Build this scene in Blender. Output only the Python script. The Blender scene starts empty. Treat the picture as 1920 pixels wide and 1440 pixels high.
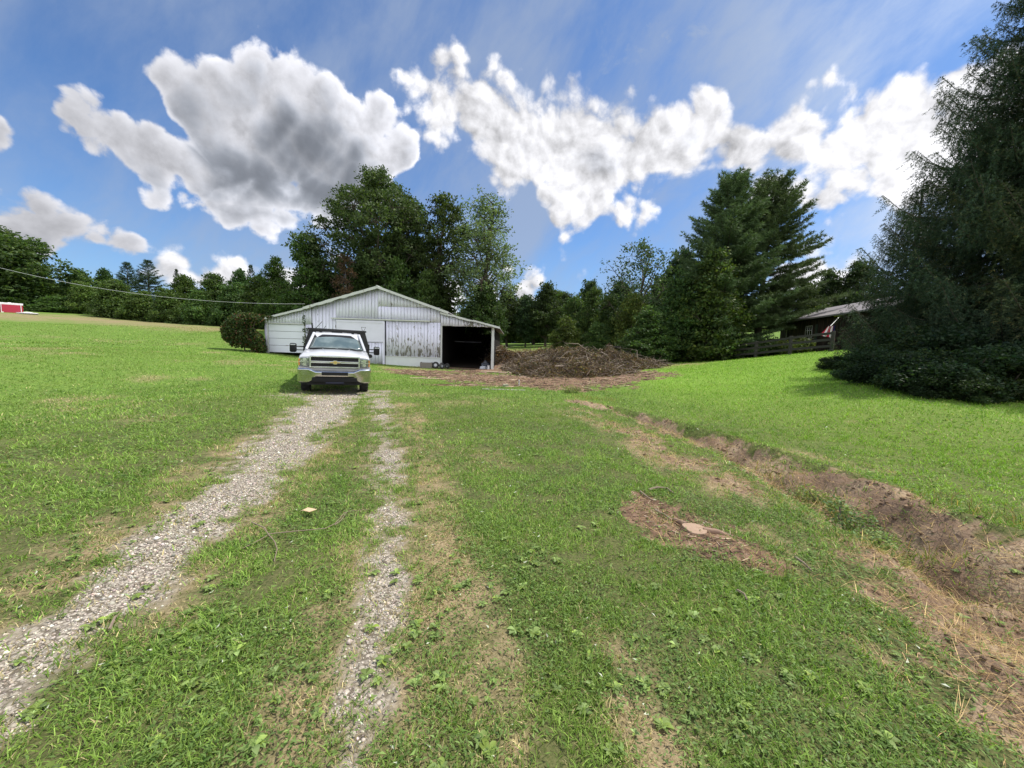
import bpy, bmesh, math, random
import numpy as np
from mathutils import Vector, Matrix, Euler
R_ = math.radians
sc = bpy.context.scene
COL = sc.collection

# ------------------------------------------------------------------ camera
FPX = 721.0; CAMH = 1.6; PITCH = R_(5.45); ROLL = R_(1.8)
_fw = np.array([0, math.cos(PITCH), -math.sin(PITCH)])
_r0 = np.array([1.0, 0, 0]); _u0 = np.cross(_r0, _fw)
CR = _r0*math.cos(ROLL) + _u0*math.sin(ROLL)
CU = -_r0*math.sin(ROLL) + _u0*math.cos(ROLL)
cam_d = bpy.data.cameras.new("camera"); cam = bpy.data.objects.new("camera", cam_d); COL.objects.link(cam)
cam_d.sensor_width = 36.0; cam_d.lens = 36.0*FPX/1920; cam_d.clip_start = 0.05; cam_d.clip_end = 4000
cam.matrix_world = Matrix(((CR[0], CU[0], -_fw[0], 0), (CR[1], CU[1], -_fw[1], 0), (CR[2], CU[2], -_fw[2], CAMH), (0, 0, 0, 1)))
sc.camera = cam

def ray(px, py):
    return _fw + CR*((px-960)/FPX) - CU*((py-720)/FPX)
def at(px, py, Y):
    d = ray(px, py); d = d*(Y/d[1]); return np.array([d[0], d[1], CAMH+d[2]])

# ------------------------------------------------------------------ light
SUN_EL, SUN_AZ = R_(61), R_(72)          # azimuth measured from +Y towards +X
sun_dir = Vector((math.sin(SUN_AZ)*math.cos(SUN_EL), math.cos(SUN_AZ)*math.cos(SUN_EL), math.sin(SUN_EL)))
sd_ = bpy.data.lights.new("sun", 'SUN'); sd_.energy = 3.9; sd_.angle = R_(0.6); sd_.color = (1.0, 0.95, 0.87)
sun = bpy.data.objects.new("sun", sd_); COL.objects.link(sun)
sun.rotation_euler = sun_dir.to_track_quat('Z', 'Y').to_euler()
sc.view_settings.view_transform = 'Standard'; sc.view_settings.look = 'None'
sc.view_settings.gamma = 1; sc.view_settings.exposure = 0.62
sc.render.engine = 'CYCLES'
sc.cycles.max_bounces = 6; sc.cycles.diffuse_bounces = 3; sc.cycles.glossy_bounces = 3
sc.cycles.transmission_bounces = 4; sc.cycles.transparent_max_bounces = 6
sc.cycles.use_denoising = True

# ------------------------------------------------------------------ node helper
class N:
    """small expression builder over a node tree"""
    def __init__(s, nt): s.nt = nt; s.x = 0
    def add(s, t, **kw):
        n = s.nt.nodes.new(t); s.x += 30; n.location = (s.x, 0)
        for k, v in kw.items(): setattr(n, k, v)
        return n
    def put(s, sock, v):
        if v is None: return
        if isinstance(v, bpy.types.NodeSocket): s.nt.links.new(v, sock)
        else:
            if hasattr(sock, 'default_value'):
                try: sock.default_value = v
                except Exception:
                    sock.default_value = (v[0], v[1], v[2], 1.0)
    def m(s, op, a, b=None, c=None, clamp=False):
        n = s.add('ShaderNodeMath', operation=op, use_clamp=clamp)
        s.put(n.inputs[0], a); s.put(n.inputs[1], b); s.put(n.inputs[2], c)
        return n.outputs[0]
    def v(s, op, a, b=None, scale=None):
        n = s.add('ShaderNodeVectorMath', operation=op)
        s.put(n.inputs[0], a); s.put(n.inputs[1], b)
        if scale is not None: s.put(n.inputs['Scale'], scale)
        return n.outputs['Value'] if op in ('DOT_PRODUCT', 'LENGTH', 'DISTANCE') else n.outputs[0]
    def sep(s, v):
        n = s.add('ShaderNodeSeparateXYZ'); s.put(n.inputs[0], v); return n.outputs
    def comb(s, x, y, z):
        n = s.add('ShaderNodeCombineXYZ'); s.put(n.inputs[0], x); s.put(n.inputs[1], y); s.put(n.inputs[2], z); return n.outputs[0]
    def ss(s, v, lo, hi, a=0.0, b=1.0):
        n = s.add('ShaderNodeMapRange', interpolation_type='SMOOTHSTEP')
        for i, q in enumerate((v, lo, hi, a, b)): s.put(n.inputs[i], q)
        return n.outputs[0]
    def noise(s, vec, scale, detail=4, rough=0.55, dist=0.0, color=False):
        n = s.add('ShaderNodeTexNoise'); s.put(n.inputs['Vector'], vec)
        n.inputs['Scale'].default_value = scale; n.inputs['Detail'].default_value = detail
        n.inputs['Roughness'].default_value = rough; n.inputs['Distortion'].default_value = dist
        return n.outputs['Color' if color else 'Fac']
    def voro(s, vec, scale, detail=0, rough=0.5, feature='F1', rnd=1.0, smooth=None, out='Distance'):
        n = s.add('ShaderNodeTexVoronoi', feature=feature); s.put(n.inputs['Vector'], vec)
        n.inputs['Scale'].default_value = scale
        if 'Detail' in n.inputs: n.inputs['Detail'].default_value = detail; n.inputs['Roughness'].default_value = rough
        n.inputs['Randomness'].default_value = rnd
        if smooth is not None and 'Smoothness' in n.inputs: n.inputs['Smoothness'].default_value = smooth
        return n.outputs[out]
    def mix(s, f, a, b):
        n = s.add('ShaderNodeMix', data_type='RGBA'); s.put(n.inputs[0], f)
        s.put(n.inputs[6], a if isinstance(a, bpy.types.NodeSocket) else (*a, 1)); s.put(n.inputs[7], b if isinstance(b, bpy.types.NodeSocket) else (*b, 1))
        return n.outputs[2]
    def ramp(s, f, pts):
        n = s.add('ShaderNodeValToRGB'); s.put(n.inputs[0], f); e = n.color_ramp.elements
        while len(e) < len(pts): e.new(0.5)
        for i, (p, c) in enumerate(pts): e[i].position = p; e[i].color = (*c, 1) if len(c) == 3 else c
        return n.outputs[0]
    def curve(s, x, pts, ylo, yhi, xlo, xhi):
        n = s.add('ShaderNodeFloatCurve'); c = n.mapping.curves[0]
        P = sorted(((p[0]-xlo)/(xhi-xlo), (p[1]-ylo)/(yhi-ylo)) for p in pts)
        P = [p for p in P if 0 <= p[0] <= 1]
        c.points[0].location = (0.0, P[0][1]); c.points[-1].location = (1.0, P[-1][1])
        for p in P: 
            if 0 < p[0] < 1: c.points.new(*p)
        n.mapping.update()
        t = s.m('DIVIDE', s.m('SUBTRACT', x, xlo), xhi-xlo, clamp=True)
        s.put(n.inputs['Value'], t)
        return s.m('MULTIPLY_ADD', n.outputs[0], yhi-ylo, ylo)

# ------------------------------------------------------------------ sky
w = bpy.data.worlds.new("World"); sc.world = w; w.use_nodes = True
nt = w.node_tree; nt.nodes.clear(); n = N(nt)
sky = n.add('ShaderNodeTexSky', sky_type='NISHITA'); sky.sun_disc = False
sky.sun_elevation = SUN_EL; sky.sun_rotation = SUN_AZ; sky.altitude = 250; sky.air_density = 1.0; sky.dust_density = 0.6; sky.ozone_density = 2.2
tc = n.add('ShaderNodeTexCoord').outputs['Generated']
D = n.v('NORMALIZE', tc)
dx, dy, dz = n.sep(D)
ay = n.m('MAXIMUM', n.m('ABSOLUTE', dy), 0.12)
ga = n.m('DIVIDE', dx, ay); gb = n.m('DIVIDE', dz, ay)
def body(top, bot):
    """cloud bank between an upper and a lower outline given along azimuth; returns (signed depth, depth below top)"""
    T = [tuple(at(x, y, 1.0)[[0, 2]] - np.array([0, CAMH])) for x, y in top]
    B = [tuple(at(x, y, 1.0)[[0, 2]] - np.array([0, CAMH])) for x, y in bot]
    x0 = min(T[0][0], B[0][0]); x1 = max(T[-1][0], B[-1][0])
    m0 = (T[0][1]+B[0][1])/2; m1 = (T[-1][1]+B[-1][1])/2
    T = [(-2.4, m0-.5), (x0-.10, m0-.10)] + T + [(x1+.10, m1-.10), (2.4, m1-.5)]
    B = [(-2.4, m0+.5), (x0-.10, m0+.10)] + B + [(x1+.10, m1+.10), (2.4, m1+.5)]
    t = n.m('SUBTRACT', n.curve(ga, T, -1.0, 2.0, -2.4, 2.4), gb)
    b = n.m('SUBTRACT', gb, n.curve(ga, B, -1.0, 2.0, -2.4, 2.4))
    return n.m('MINIMUM', t, b), t
A1, A1t = body([(245,125),(290,98),(330,75),(400,95),(440,82),(490,52),(520,72),(545,70),(600,110),(660,150),(720,190),(760,230),(790,290)],
               [(245,135),(275,172),(312,222),(350,285),(388,350),(430,400),(500,410),(560,425),(600,440),(700,430),(760,360),(790,310)])
A2, A2t = body([(118,200),(160,192),(200,205),(240,222),(280,220),(320,230),(370,240),(430,290)], [(118,232),(180,285),(240,335),(290,375),(330,392),(380,400),(430,400)])
A3, A3t = body([(345,365),(400,360),(460,365),(540,372),(620,380)], [(345,400),(400,415),(445,440),(500,430),(540,450),(620,450)])
B1, B1t = body([(762,100),(800,98),(850,125),(900,145),(960,165),(1010,195),(1045,168),(1100,162),(1150,190),(1200,228),(1250,215),(1300,175),(1350,180),(1390,215),(1430,250),(1500,240),(1560,215),(1620,165),(1700,150),(1790,135),(1920,95),(2100,60)],
               [(762,180),(800,225),(850,265),(900,300),(950,325),(1000,368),(1050,400),(1100,408),(1150,388),(1200,378),(1280,368),(1330,335),(1400,300),(1450,290),(1500,320),(1550,345),(1650,345),(1700,370),(1920,380),(2100,400)])
C1, C1t = body([(1430,345),(1480,328),(1530,350),(1565,365)], [(1430,380),(1480,398),(1530,405),(1565,385)])
D1, D1t = body([(-150,400),(0,382),(60,372),(120,380),(170,402),(220,432),(262,462)], [(-150,480),(0,475),(100,485),(200,490),(262,482)])
E1, E1t = body([(-200,150),(-60,170),(0,205),(16,235)], [(-200,300),(-60,300),(0,278),(16,262)])
F1, F1t = body([(985,472),(1020,478),(1050,466),(1085,480)], [(985,480),(1020,492),(1050,500),(1085,490)])
G1, G1t = body([(285,500),(330,491),(362,505),(480,520),(900,545),(990,540)], [(285,530),(330,540),(362,540),(480,560),(900,580),(990,575)])
H1, H1t = body([(1470,500),(1520,470),(1560,490),(1610,480)], [(1470,530),(1520,540),(1560,540),(1610,540)])
# shared turbulence (in the direction of sight, so it has no seam)
warp = n.v('SCALE', n.v('SUBTRACT', n.noise(D, 3.0, 3, 0.5, color=True), (0.5, 0.5, 0.5)), scale=0.10)
P = n.v('ADD', D, warp)
SUNV = tuple(sun_dir)
offs = n.v('ADD', P, tuple(0.018*q for q in (0.75, 0.0, 0.66)))
nz0 = n.noise(P, 7.0, 9, 0.60); nz1 = n.noise(offs, 7.0, 7, 0.60)
vo0 = n.voro(P, 11.0, 2.0, 0.5); vo1 = n.voro(offs, 11.0, 2.0, 0.5)
puff = n.m('ADD', n.m('MULTIPLY', n.m('SUBTRACT', nz0, 0.5), 0.30), n.m('MULTIPLY', n.m('SUBTRACT', 0.42, vo0), 0.18))
relief = n.m('ADD', n.m('MULTIPLY', n.m('SUBTRACT', nz0, nz1), 1.6), n.m('MULTIPLY', n.m('SUBTRACT', vo1, vo0), 0.45))
fine = n.noise(P, 30.0, 6, 0.6)
def mx(*a):
    r = a[0]
    for q in a[1:]: r = n.m('MAXIMUM', r, q)
    return r
def alpha(S, w0=0.016, amp=1.0, bias=0.028):
    e = n.m('ADD', S, n.m('MULTIPLY_ADD', puff, amp, bias))
    e = n.m('ADD', e, n.m('MULTIPLY', n.m('SUBTRACT', fine, 0.5), 0.055))
    return n.ss(e, -w0, w0*1.6)
# --- grey bank on the left
SA = mx(A1, A2, A3, D1, E1)
def pick(c, a, b): return n.m('ADD', n.m('MULTIPLY', c, a), n.m('MULTIPLY', n.m('SUBTRACT', 1.0, c), b))
TA = pick(n.ss(n.m('SUBTRACT', A2, A1), -0.02, 0.09), A2t, A1t)
TA = pick(n.ss(n.m('SUBTRACT', D1, n.m('MAXIMUM', A1, A2)), -0.02, 0.05), D1t, TA)
TA = n.m('MINIMUM', n.m('MINIMUM', TA, 0.5), n.m('MULTIPLY_ADD', SA, 3.0, 0.03))
aA = alpha(SA, 0.015, 0.80, 0.055)
tA = n.m('ADD', TA, n.m('MULTIPLY', puff, 1.25))
shade = n.ss(tA, -0.03, 0.21)                       # 0 rim .. 1 deep grey base
lift = n.m('MAXIMUM', n.ss(n.m('ADD', A3, n.m('MULTIPLY', puff, 0.7)), -0.05, 0.05), n.ss(n.m('ADD', A2, n.m('MULTIPLY', puff, .7)), -0.02, 0.12))
shade = n.m('MULTIPLY', shade, n.m('SUBTRACT', 1.0, n.m('MULTIPLY', lift, 0.55)))
rx = n.ss(ga, -1.3, -0.3, 0.62, 1.0)              # left clouds are duller
glow = n.ss(n.m('ADD', SA, n.m('MULTIPLY', puff, .85)), -0.05, 0.015, 1.6, 0.0)
rim = n.m('MULTIPLY', n.m('ADD', n.m('ADD', 4.3, glow), n.m('MULTIPLY', relief, 6.0)), rx)
grey = n.m('ADD', 1.45, n.m('ADD', n.m('MULTIPLY', relief, 0.9), n.m('MULTIPLY', n.m('SUBTRACT', n.noise(D, 4.0, 3), 0.5), 1.0)))
vA = n.m('ADD', n.m('MULTIPLY', rim, n.m('SUBTRACT', 1.0, shade)), n.m('MULTIPLY', grey, shade))
cA = n.v('MULTIPLY', n.comb(vA, vA, vA), n.mix(shade, (0.97, 0.98, 1.05), (0.88, 0.96, 1.12)))
# --- white chain on the right
SB = mx(B1, C1, G1, H1)
aB = n.m('MAXIMUM', alpha(SB, 0.022, 0.85, 0.080), n.m('MULTIPLY', alpha(F1, 0.04, 1.3, 0.02), 0.75))
hole = n.ss(n.noise(P, 4.5, 5, 0.55), 0.50, 0.66)
inner = n.ss(n.m('ADD', B1, n.m('MULTIPLY', puff, 0.8)), 0.03, 0.13)
core = n.m('MULTIPLY', inner, n.ss(n.noise(D, 4.2, 3, 0.5), 0.36, 0.60))
toR = n.ss(ga, 0.3, 1.1, 0.0, 1.0)
core = n.m('MULTIPLY', core, n.m('SUBTRACT', 1.0, n.m('MULTIPLY', toR, 0.7)))
vB = n.m('ADD', n.m('ADD', 4.75, n.m('MULTIPLY', toR, 0.7)), n.m('MULTIPLY', relief, 8.0))
vB = n.m('SUBTRACT', vB, n.m('MULTIPLY', core, 2.5))
vB = n.m('MAXIMUM', vB, 1.9)
cB = n.v('MULTIPLY', n.comb(vB, vB, vB), n.mix(core, (0.99, 0.99, 1.03), (0.93, 0.97, 1.08)))
# --- cirrus veil
st = n.comb(n.m('ADD', dx, n.m('MULTIPLY', dz, -0.8)), n.m('MULTIPLY', dy, 0.7), n.m('MULTIPLY', n.m('ADD', dx, dz), 0.36))
ci = n.noise(n.v('ADD', st, warp), 4.2, 8, 0.60)
veil = n.m('MULTIPLY', n.ss(ci, 0.30, 0.68), n.m('ADD', 0.72, n.ss(ga, 0.0, 1.4, 0.0, 0.22)))
wsp = n.ss(n.noise(n.v('ADD', D, (3.1, 0.4, 1.7)), 8.0, 8, 0.6, 0.4), 0.50, 0.74)
wsp = n.m('MULTIPLY', wsp, n.m('MULTIPLY', n.ss(gb, 0.45, 0.8), n.ss(n.m('ABSOLUTE', n.m('SUBTRACT', ga, 0.38)), 0.12, 0.45, 0.9, 0.0)))
low = n.ss(gb, 0.02, 0.30, 0.30, 0.0)             # milky air low down
base = n.v('MULTIPLY', sky.outputs[0], (0.50, 0.66, 0.84))
hz = n.mix(low, base, (1.5, 2.5, 4.4))
s1 = n.mix(n.m('MAXIMUM', veil, wsp), hz, n.mix(toR, (2.1, 2.55, 3.4), (3.7, 4.3, 5.4)))
s2 = n.mix(aB, s1, cB)
s3 = n.mix(aA, s2, cA)
gate = n.ss(dz, -0.06, 0.0)
# bright cloud cover added behind the viewer, unseen fill for the barn front
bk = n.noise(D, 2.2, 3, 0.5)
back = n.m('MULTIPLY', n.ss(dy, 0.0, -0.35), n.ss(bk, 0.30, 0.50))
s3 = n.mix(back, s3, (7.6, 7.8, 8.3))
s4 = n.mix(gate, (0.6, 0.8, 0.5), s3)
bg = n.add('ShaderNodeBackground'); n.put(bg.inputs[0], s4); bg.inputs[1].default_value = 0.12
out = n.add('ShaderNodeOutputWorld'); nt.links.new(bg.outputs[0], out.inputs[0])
w.cycles.sampling_method = 'NONE'

# ------------------------------------------------------------------ generic helpers
rng = np.random.default_rng(7); random.seed(7)
def tag(o, label=None, cat=None, group=None, kind=None):
    if label: o['label'] = label
    if cat: o['category'] = cat
    if group: o['group'] = group
    if kind: o['kind'] = kind
    return o
def empty(name, loc=(0, 0, 0), rz=0.0, rx=0.0, ry=0.0):
    o = bpy.data.objects.new(name, None); COL.objects.link(o); o.location = loc; o.rotation_euler = (rx, ry, rz)
    o.empty_display_size = 0.2
    return o
def mesh_np(name, V, Fc, mat, parent=None, attrs=None, smooth=False):
    """V (n,3); Fc list of (k, array(m,k)) blocks or one array (m,k)"""
    if isinstance(Fc, np.ndarray): Fc = [Fc]
    me = bpy.data.meshes.new(name)
    V = np.asarray(V, dtype=np.float32)
    me.vertices.add(len(V)); me.vertices.foreach_set('co', V.ravel())
    nl = sum(f.size for f in Fc); npoly = sum(len(f) for f in Fc)
    me.loops.add(nl); me.loops.foreach_set('vertex_index', np.concatenate([f.ravel() for f in Fc]).astype(np.int32))
    me.polygons.add(npoly)
    tot = np.concatenate([np.full(len(f), f.shape[1], dtype=np.int32) for f in Fc])
    me.polygons.foreach_set('loop_start', (np.cumsum(tot)-tot).astype(np.int32))
    if smooth: me.polygons.foreach_set('use_smooth', np.ones(npoly, dtype=bool))
    me.update(calc_edges=True)
    if attrs:
        for k, a in attrs.items():
            a = np.asarray(a, dtype=np.float32)
            if a.ndim == 1:
                at_ = me.attributes.new(k, 'FLOAT', 'POINT'); at_.data.foreach_set('value', a)
            else:
                at_ = me.attributes.new(k, 'FLOAT_COLOR', 'POINT'); at_.data.foreach_set('color', np.concatenate([a, np.ones((len(a), 1), np.float32)], 1).ravel())
    mats = mat if isinstance(mat, (list, tuple)) else [mat]
    for m_ in mats: me.materials.append(m_)
    o = bpy.data.objects.new(name, me); COL.objects.link(o)
    if parent is not None: o.parent = parent
    return o

class MB:
    """collects shaped pieces and links them as ONE mesh"""
    def __init__(s): s.bm = bmesh.new()
    def box(s, c, d, rz=0.0, rx=0.0, ry=0.0, bev=0.0):
        r = bmesh.ops.create_cube(s.bm, size=1.0); vs = r['verts']
        bmesh.ops.scale(s.bm, vec=d, verts=vs)
        if bev > 0:
            es = list({e for v in vs for e in v.link_edges})
            q = bmesh.ops.bevel(s.bm, geom=es, offset=bev, segments=2, affect='EDGES', profile=0.5)
            vs = list({v for f in q['faces'] for v in f.verts} | {v for v in vs if v.is_valid})
        M = Matrix.Translation(c) @ Euler((rx, ry, rz)).to_matrix().to_4x4()
        bmesh.ops.transform(s.bm, matrix=M, verts=vs); return s
    def cyl(s, a, b, r1, r2=None, seg=12, cap=True):
        a = Vector(a); b = Vector(b); d = b-a; r2 = r1 if r2 is None else r2
        r = bmesh.ops.create_cone(s.bm, cap_ends=cap, segments=seg, radius1=r1, radius2=max(r2, 1e-4), depth=d.length)
        M = Matrix.Translation((a+b)/2) @ d.to_track_quat('Z', 'Y').to_matrix().to_4x4()
        bmesh.ops.transform(s.bm, matrix=M, verts=r['verts']); return s
    def tube(s, pts, r, seg=6):
        pts = [Vector(p) for p in pts]; rs = r if isinstance(r, (list, tuple)) else [r]*len(pts); rings = []
        for i, p in enumerate(pts):
            t = (pts[min(i+1, len(pts)-1)]-pts[max(i-1, 0)]).normalized()
            q = t.to_track_quat('Z', 'Y')
            rings.append([s.bm.verts.new(p + q @ Vector((math.cos(6.2832*k/seg)*rs[i], math.sin(6.2832*k/seg)*rs[i], 0))) for k in range(seg)])
        for a, b in zip(rings, rings[1:]):
            for k in range(seg): s.bm.faces.new((a[k], a[(k+1) % seg], b[(k+1) % seg], b[k]))
        s.bm.faces.new(rings[0][::-1]); s.bm.faces.new(rings[-1]); return s
    def prism(s, poly, axis, a, b):
        """extrude 2D poly along axis ('x','y','z') from a to b"""
        def P(u, v, t): return {'x': (t, u, v), 'y': (u, t, v), 'z': (u, v, t)}[axis]
        A = [s.bm.verts.new(P(u, v, a)) for u, v in poly]; B = [s.bm.verts.new(P(u, v, b)) for u, v in poly]
        k = len(poly); s.bm.faces.new(A); s.bm.faces.new(B[::-1])
        for i in range(k): s.bm.faces.new((A[i], B[i], B[(i+1) % k], A[(i+1) % k]))
        return s
    def loft(s, rings, closed=True, caps=True):
        RS = [[s.bm.verts.new(p) for p in r] for r in rings]
        k = len(RS[0])
        for a, b in zip(RS, RS[1:]):
            for i in range(k if closed else k-1): s.bm.faces.new((a[i], a[(i+1) % k], b[(i+1) % k], b[i]))
        if caps and closed: s.bm.faces.new(RS[0][::-1]); s.bm.faces.new(RS[-1])
        return s
    def face(s, pts): s.bm.faces.new([s.bm.verts.new(p) for p in pts]); return s
    def build(s, name, mat, parent=None, smooth=False, bevel=0.0, solid=0.0, sub=0):
        bmesh.ops.recalc_face_normals(s.bm, faces=s.bm.faces[:])
        me = bpy.data.meshes.new(name); s.bm.to_mesh(me); s.bm.free()
        me.materials.append(mat)
        if smooth:
            for p in me.polygons: p.use_smooth = True
            me.set_sharp_from_angle(angle=R_(35))
        o = bpy.data.objects.new(name, me); COL.objects.link(o)
        if parent is not None: o.parent = parent
        if solid: q = o.modifiers.new('s', 'SOLIDIFY'); q.thickness = solid; q.offset = 0
        if bevel: q = o.modifiers.new('b', 'BEVEL'); q.width = bevel; q.segments = 2; q.limit_method = 'ANGLE'
        if sub: q = o.modifiers.new('u', 'SUBSURF'); q.levels = sub; q.render_levels = sub
        return o
def copy_tree(o, parent=None):
    c = o.copy(); COL.objects.link(c); c.parent = parent
    for ch in list(o.children): copy_tree(ch, c)
    return c

def mat(name, build, **kw):
    m = bpy.data.materials.new(name); m.use_nodes = True; t = m.node_tree; t.nodes.clear(); q = N(t)
    b = q.add('ShaderNodeBsdfPrincipled'); o = q.add('ShaderNodeOutputMaterial'); t.links.new(b.outputs[0], o.inputs[0])
    r = build(q, b)
    if isinstance(r, bpy.types.NodeSocket) and r.type == 'SHADER': t.links.new(r, o.inputs[0])
    return m
def setb(q, b, col=None, rough=None, metal=None, spec=None, nrm=None, trans=None, alpha=None, coat=None, ior=None):
    for k, v in (('Base Color', col), ('Roughness', rough), ('Metallic', metal), ('Specular IOR Level', spec), ('Normal', nrm), ('Transmission Weight', trans), ('Alpha', alpha), ('Coat Weight', coat), ('IOR', ior)):
        if v is None: continue
        if k == 'Base Color' and not isinstance(v, bpy.types.NodeSocket): v = (*v, 1)
        q.put(b.inputs[k], v)
def bump(q, h, strength=0.5, dist=0.02):
    n_ = q.add('ShaderNodeBump'); n_.inputs['Strength'].default_value = strength; n_.inputs['Distance'].default_value = dist
    q.put(n_.inputs['Height'], h); return n_.outputs[0]
def pos(q): return q.add('ShaderNodeNewGeometry').outputs['Position']
def obc(q): return q.add('ShaderNodeTexCoord').outputs['Object']
def attr(q, name, out='Fac'):
    a = q.add('ShaderNodeAttribute'); a.attribute_name = name; return a.outputs[out]
def simple(name, col, rough=0.6, metal=0.0, spec=0.5, var=0.12, scale=6.0, bmp=0.0, coat=None, detail=4):
    def f(q, b):
        v = q.noise(obc(q), scale, detail, 0.6)
        k = q.m('MULTIPLY_ADD', q.m('SUBTRACT', v, 0.5), 2*var, 1.0)
        c = q.v('MULTIPLY', q.comb(k, k, k), col)
        setb(q, b, c, q.m('MULTIPLY_ADD', q.m('SUBTRACT', v, .5), 0.25, rough, clamp=True), metal, spec, bump(q, v, bmp, 0.01) if bmp else None, coat=coat)
    return mat(name, f)

# ------------------------------------------------------------------ terrain: heights from surveyed ground points
GP = [(625,735,12.4),(575,733,12.2),(690,737,12.4),(720,760,10.4),
      (505,662,25),(590,672,25),(722,683,25),(825,689,25),(925,693,25),(860,705,21.0),(760,697,22.0),
      (440,622,37),(430,611,62),(300,602,62),(200,592,62),(100,586,62),(0,583,62),(0,600,42),(200,612,40),(330,628,36),(480,668,22),
      (0,640,24),(250,650,22),(450,690,16.5),(0,720,11.5),(300,735,11.8),(0,800,7.2),
      (1000,735,14.2),(900,728,15.0),(1050,712,19),(1100,700,22),(1180,690,25),(930,672,34),(960,653,58),(1040,650,58),(1060,660,45),
      (1150,735,15.0),(1250,712,17),(1300,690,24),(1350,676,32),(1420,671,29),(1480,665,26),(1540,660,24),(1545,683,19),(1600,722,11.6),(1700,757,8.7),(1750,765,8.1),(1920,778,7.7),
      (1500,720,13.5),(1400,760,11.0),(1600,820,7.2),(1900,900,4.9),(1200,640,60),(1350,636,60)]
G3 = [tuple(at(*g)) for g in GP] + [(x, y, 0.0) for x in (-6, -3, 0, 2.2) for y in (-6, -2, 1, 3, 5)] + [(-14, 0, .5), (-30, -5, 1.5), (-30, 8, 1.7), (-60, 20, 3.5), (9, -5, .35), (14, 0, .8), (25, 8, 1.6), (30, 20, 2.4), (40, 40, 2.9), (30, 60, 2.6),
      (0, 8, -.02), (-1, 11, -.02), (2, 9, -.06), (-8, 9, .16), (-9, 5, .2), (-5, 8, .03), (0, -30, 0), (-100, 62, 5.2), (-100, -20, 5), (60, -30, 2.5), (-40, 110, 3.0), (40, 110, 2.5), (0, 110, 2.3), (-110, 110, 5.2)]
G3 = np.array(G3)
def _ker(d): return d**2*np.log(d+1e-6)
_n = len(G3); _s = 0.05
_K = _ker(np.linalg.norm((G3[:, None, :2]-G3[None, :, :2])*_s, axis=2)) + np.eye(_n)*2e-3
_Pm = np.c_[np.ones(_n), G3[:, :2]*_s]
_A = np.block([[_K, _Pm], [_Pm.T, np.zeros((3, 3))]])
_W = np.linalg.solve(_A, np.r_[G3[:, 2], 0, 0, 0])
def hgt(x, y):
    """smooth ground height"""
    x = np.atleast_1d(np.asarray(x, float)); y = np.atleast_1d(np.asarray(y, float))
    sh = x.shape; x = x.ravel(); y = y.ravel()
    cx = np.clip(x, -130, 90); cy = np.clip(y, -50, 130)
    o = np.empty(len(cx))
    for i in range(0, len(cx), 40000):
        p = np.c_[cx[i:i+40000], cy[i:i+40000]]
        d = np.linalg.norm((p[:, None]-G3[None, :, :2])*_s, axis=2)
        o[i:i+40000] = _ker(d) @ _W[:_n] + _W[_n] + p[:, 0]*_s*_W[_n+1] + p[:, 1]*_s*_W[_n+2]
    return o.reshape(sh)
def hit(px, py, zf=None):
    """point where the line of sight of a photo pixel meets the ground"""
    d = ray(px, py); Y = 1.0; last = None
    ys = np.geomspace(0.7, 90, 260); P = np.outer(ys/d[1], d); z = CAMH+P[:, 2]-hgt(P[:, 0], P[:, 1])
    k = np.argmax(z < 0)
    if z[k] >= 0: k = len(ys)-1
    k = max(k, 1); t = z[k-1]/(z[k-1]-z[k]+1e-9); yy = ys[k-1]+(ys[k]-ys[k-1])*t
    return d[0]*yy/d[1], yy
# value noise for land forms and masks
_NG = rng.random((4, 257, 257))
def vnoise(x, y, s, k=0):
    x = np.asarray(x)/s+1000.0; y = np.asarray(y)/s+1000.0
    xi = np.floor(x).astype(int); yi = np.floor(y).astype(int); fx = x-xi; fy = y-yi
    fx = fx*fx*(3-2*fx); fy = fy*fy*(3-2*fy); g = _NG[k % 4]; a = xi % 256; b = yi % 256
    return (g[a, b]*(1-fx)+g[a+1, b]*fx)*(1-fy)+(g[a, b+1]*(1-fx)+g[a+1, b+1]*fx)*fy
def fbm(x, y, s, o=4, k=0):
    r = 0; a = 0.5; t = 0
    for i in range(o): r = r+a*vnoise(x+i*17.3, y-i*9.1, s, k+i); t += a; a *= 0.55; s *= 0.5
    return r/t
class Stroke:
    """band on the ground given by photo points and widths in metres"""
    def __init__(s, pts, soft=0.35, strength=1.0):
        s.p = np.array([hit(a, b) for a, b, _ in pts]); s.w = np.array([q[2]/2 for q in pts], float); s.soft = soft; s.k = strength
    def __call__(s, x, y):
        best = np.full(np.shape(x), -1e9)
        if len(s.p) == 1: d = np.hypot(x-s.p[0, 0], y-s.p[0, 1]); return np.clip((s.w[0]-d)/(s.soft*s.w[0])*.5+.5, 0, 1)*s.k
        for i in range(len(s.p)-1):
            a, b = s.p[i], s.p[i+1]; ab = b-a; L = ab@ab+1e-9
            t = np.clip(((x-a[0])*ab[0]+(y-a[1])*ab[1])/L, 0, 1)
            d = np.hypot(x-a[0]-t*ab[0], y-a[1]-t*ab[1]); w_ = s.w[i]+(s.w[i+1]-s.w[i])*t
            best = np.maximum(best, (w_-d)/(s.soft*w_+.02))
        return np.clip(best*.5+.5, 0, 1)*s.k
def un(strokes, x, y):
    r = np.zeros(np.shape(x))
    for s in strokes: r = np.maximum(r, s(x, y))
    return r
S_GRAVEL = [Stroke([(-330,1500,.55),(0,1255,.46),(200,1130,.44),(330,1010,.48),(450,910,.60),(540,830,.80),(600,770,1.0),(640,742,.8)], .8, .92),
            Stroke([(640,1500,.13),(665,1400,.15),(690,1250,.17),(715,1100,.20),(728,980,.24),(730,880,.32),(722,800,.38),(712,750,.45)], 1.3, .62),
            Stroke([(600,744,2.0),(660,735,2.4)], .9, .42)]
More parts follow.
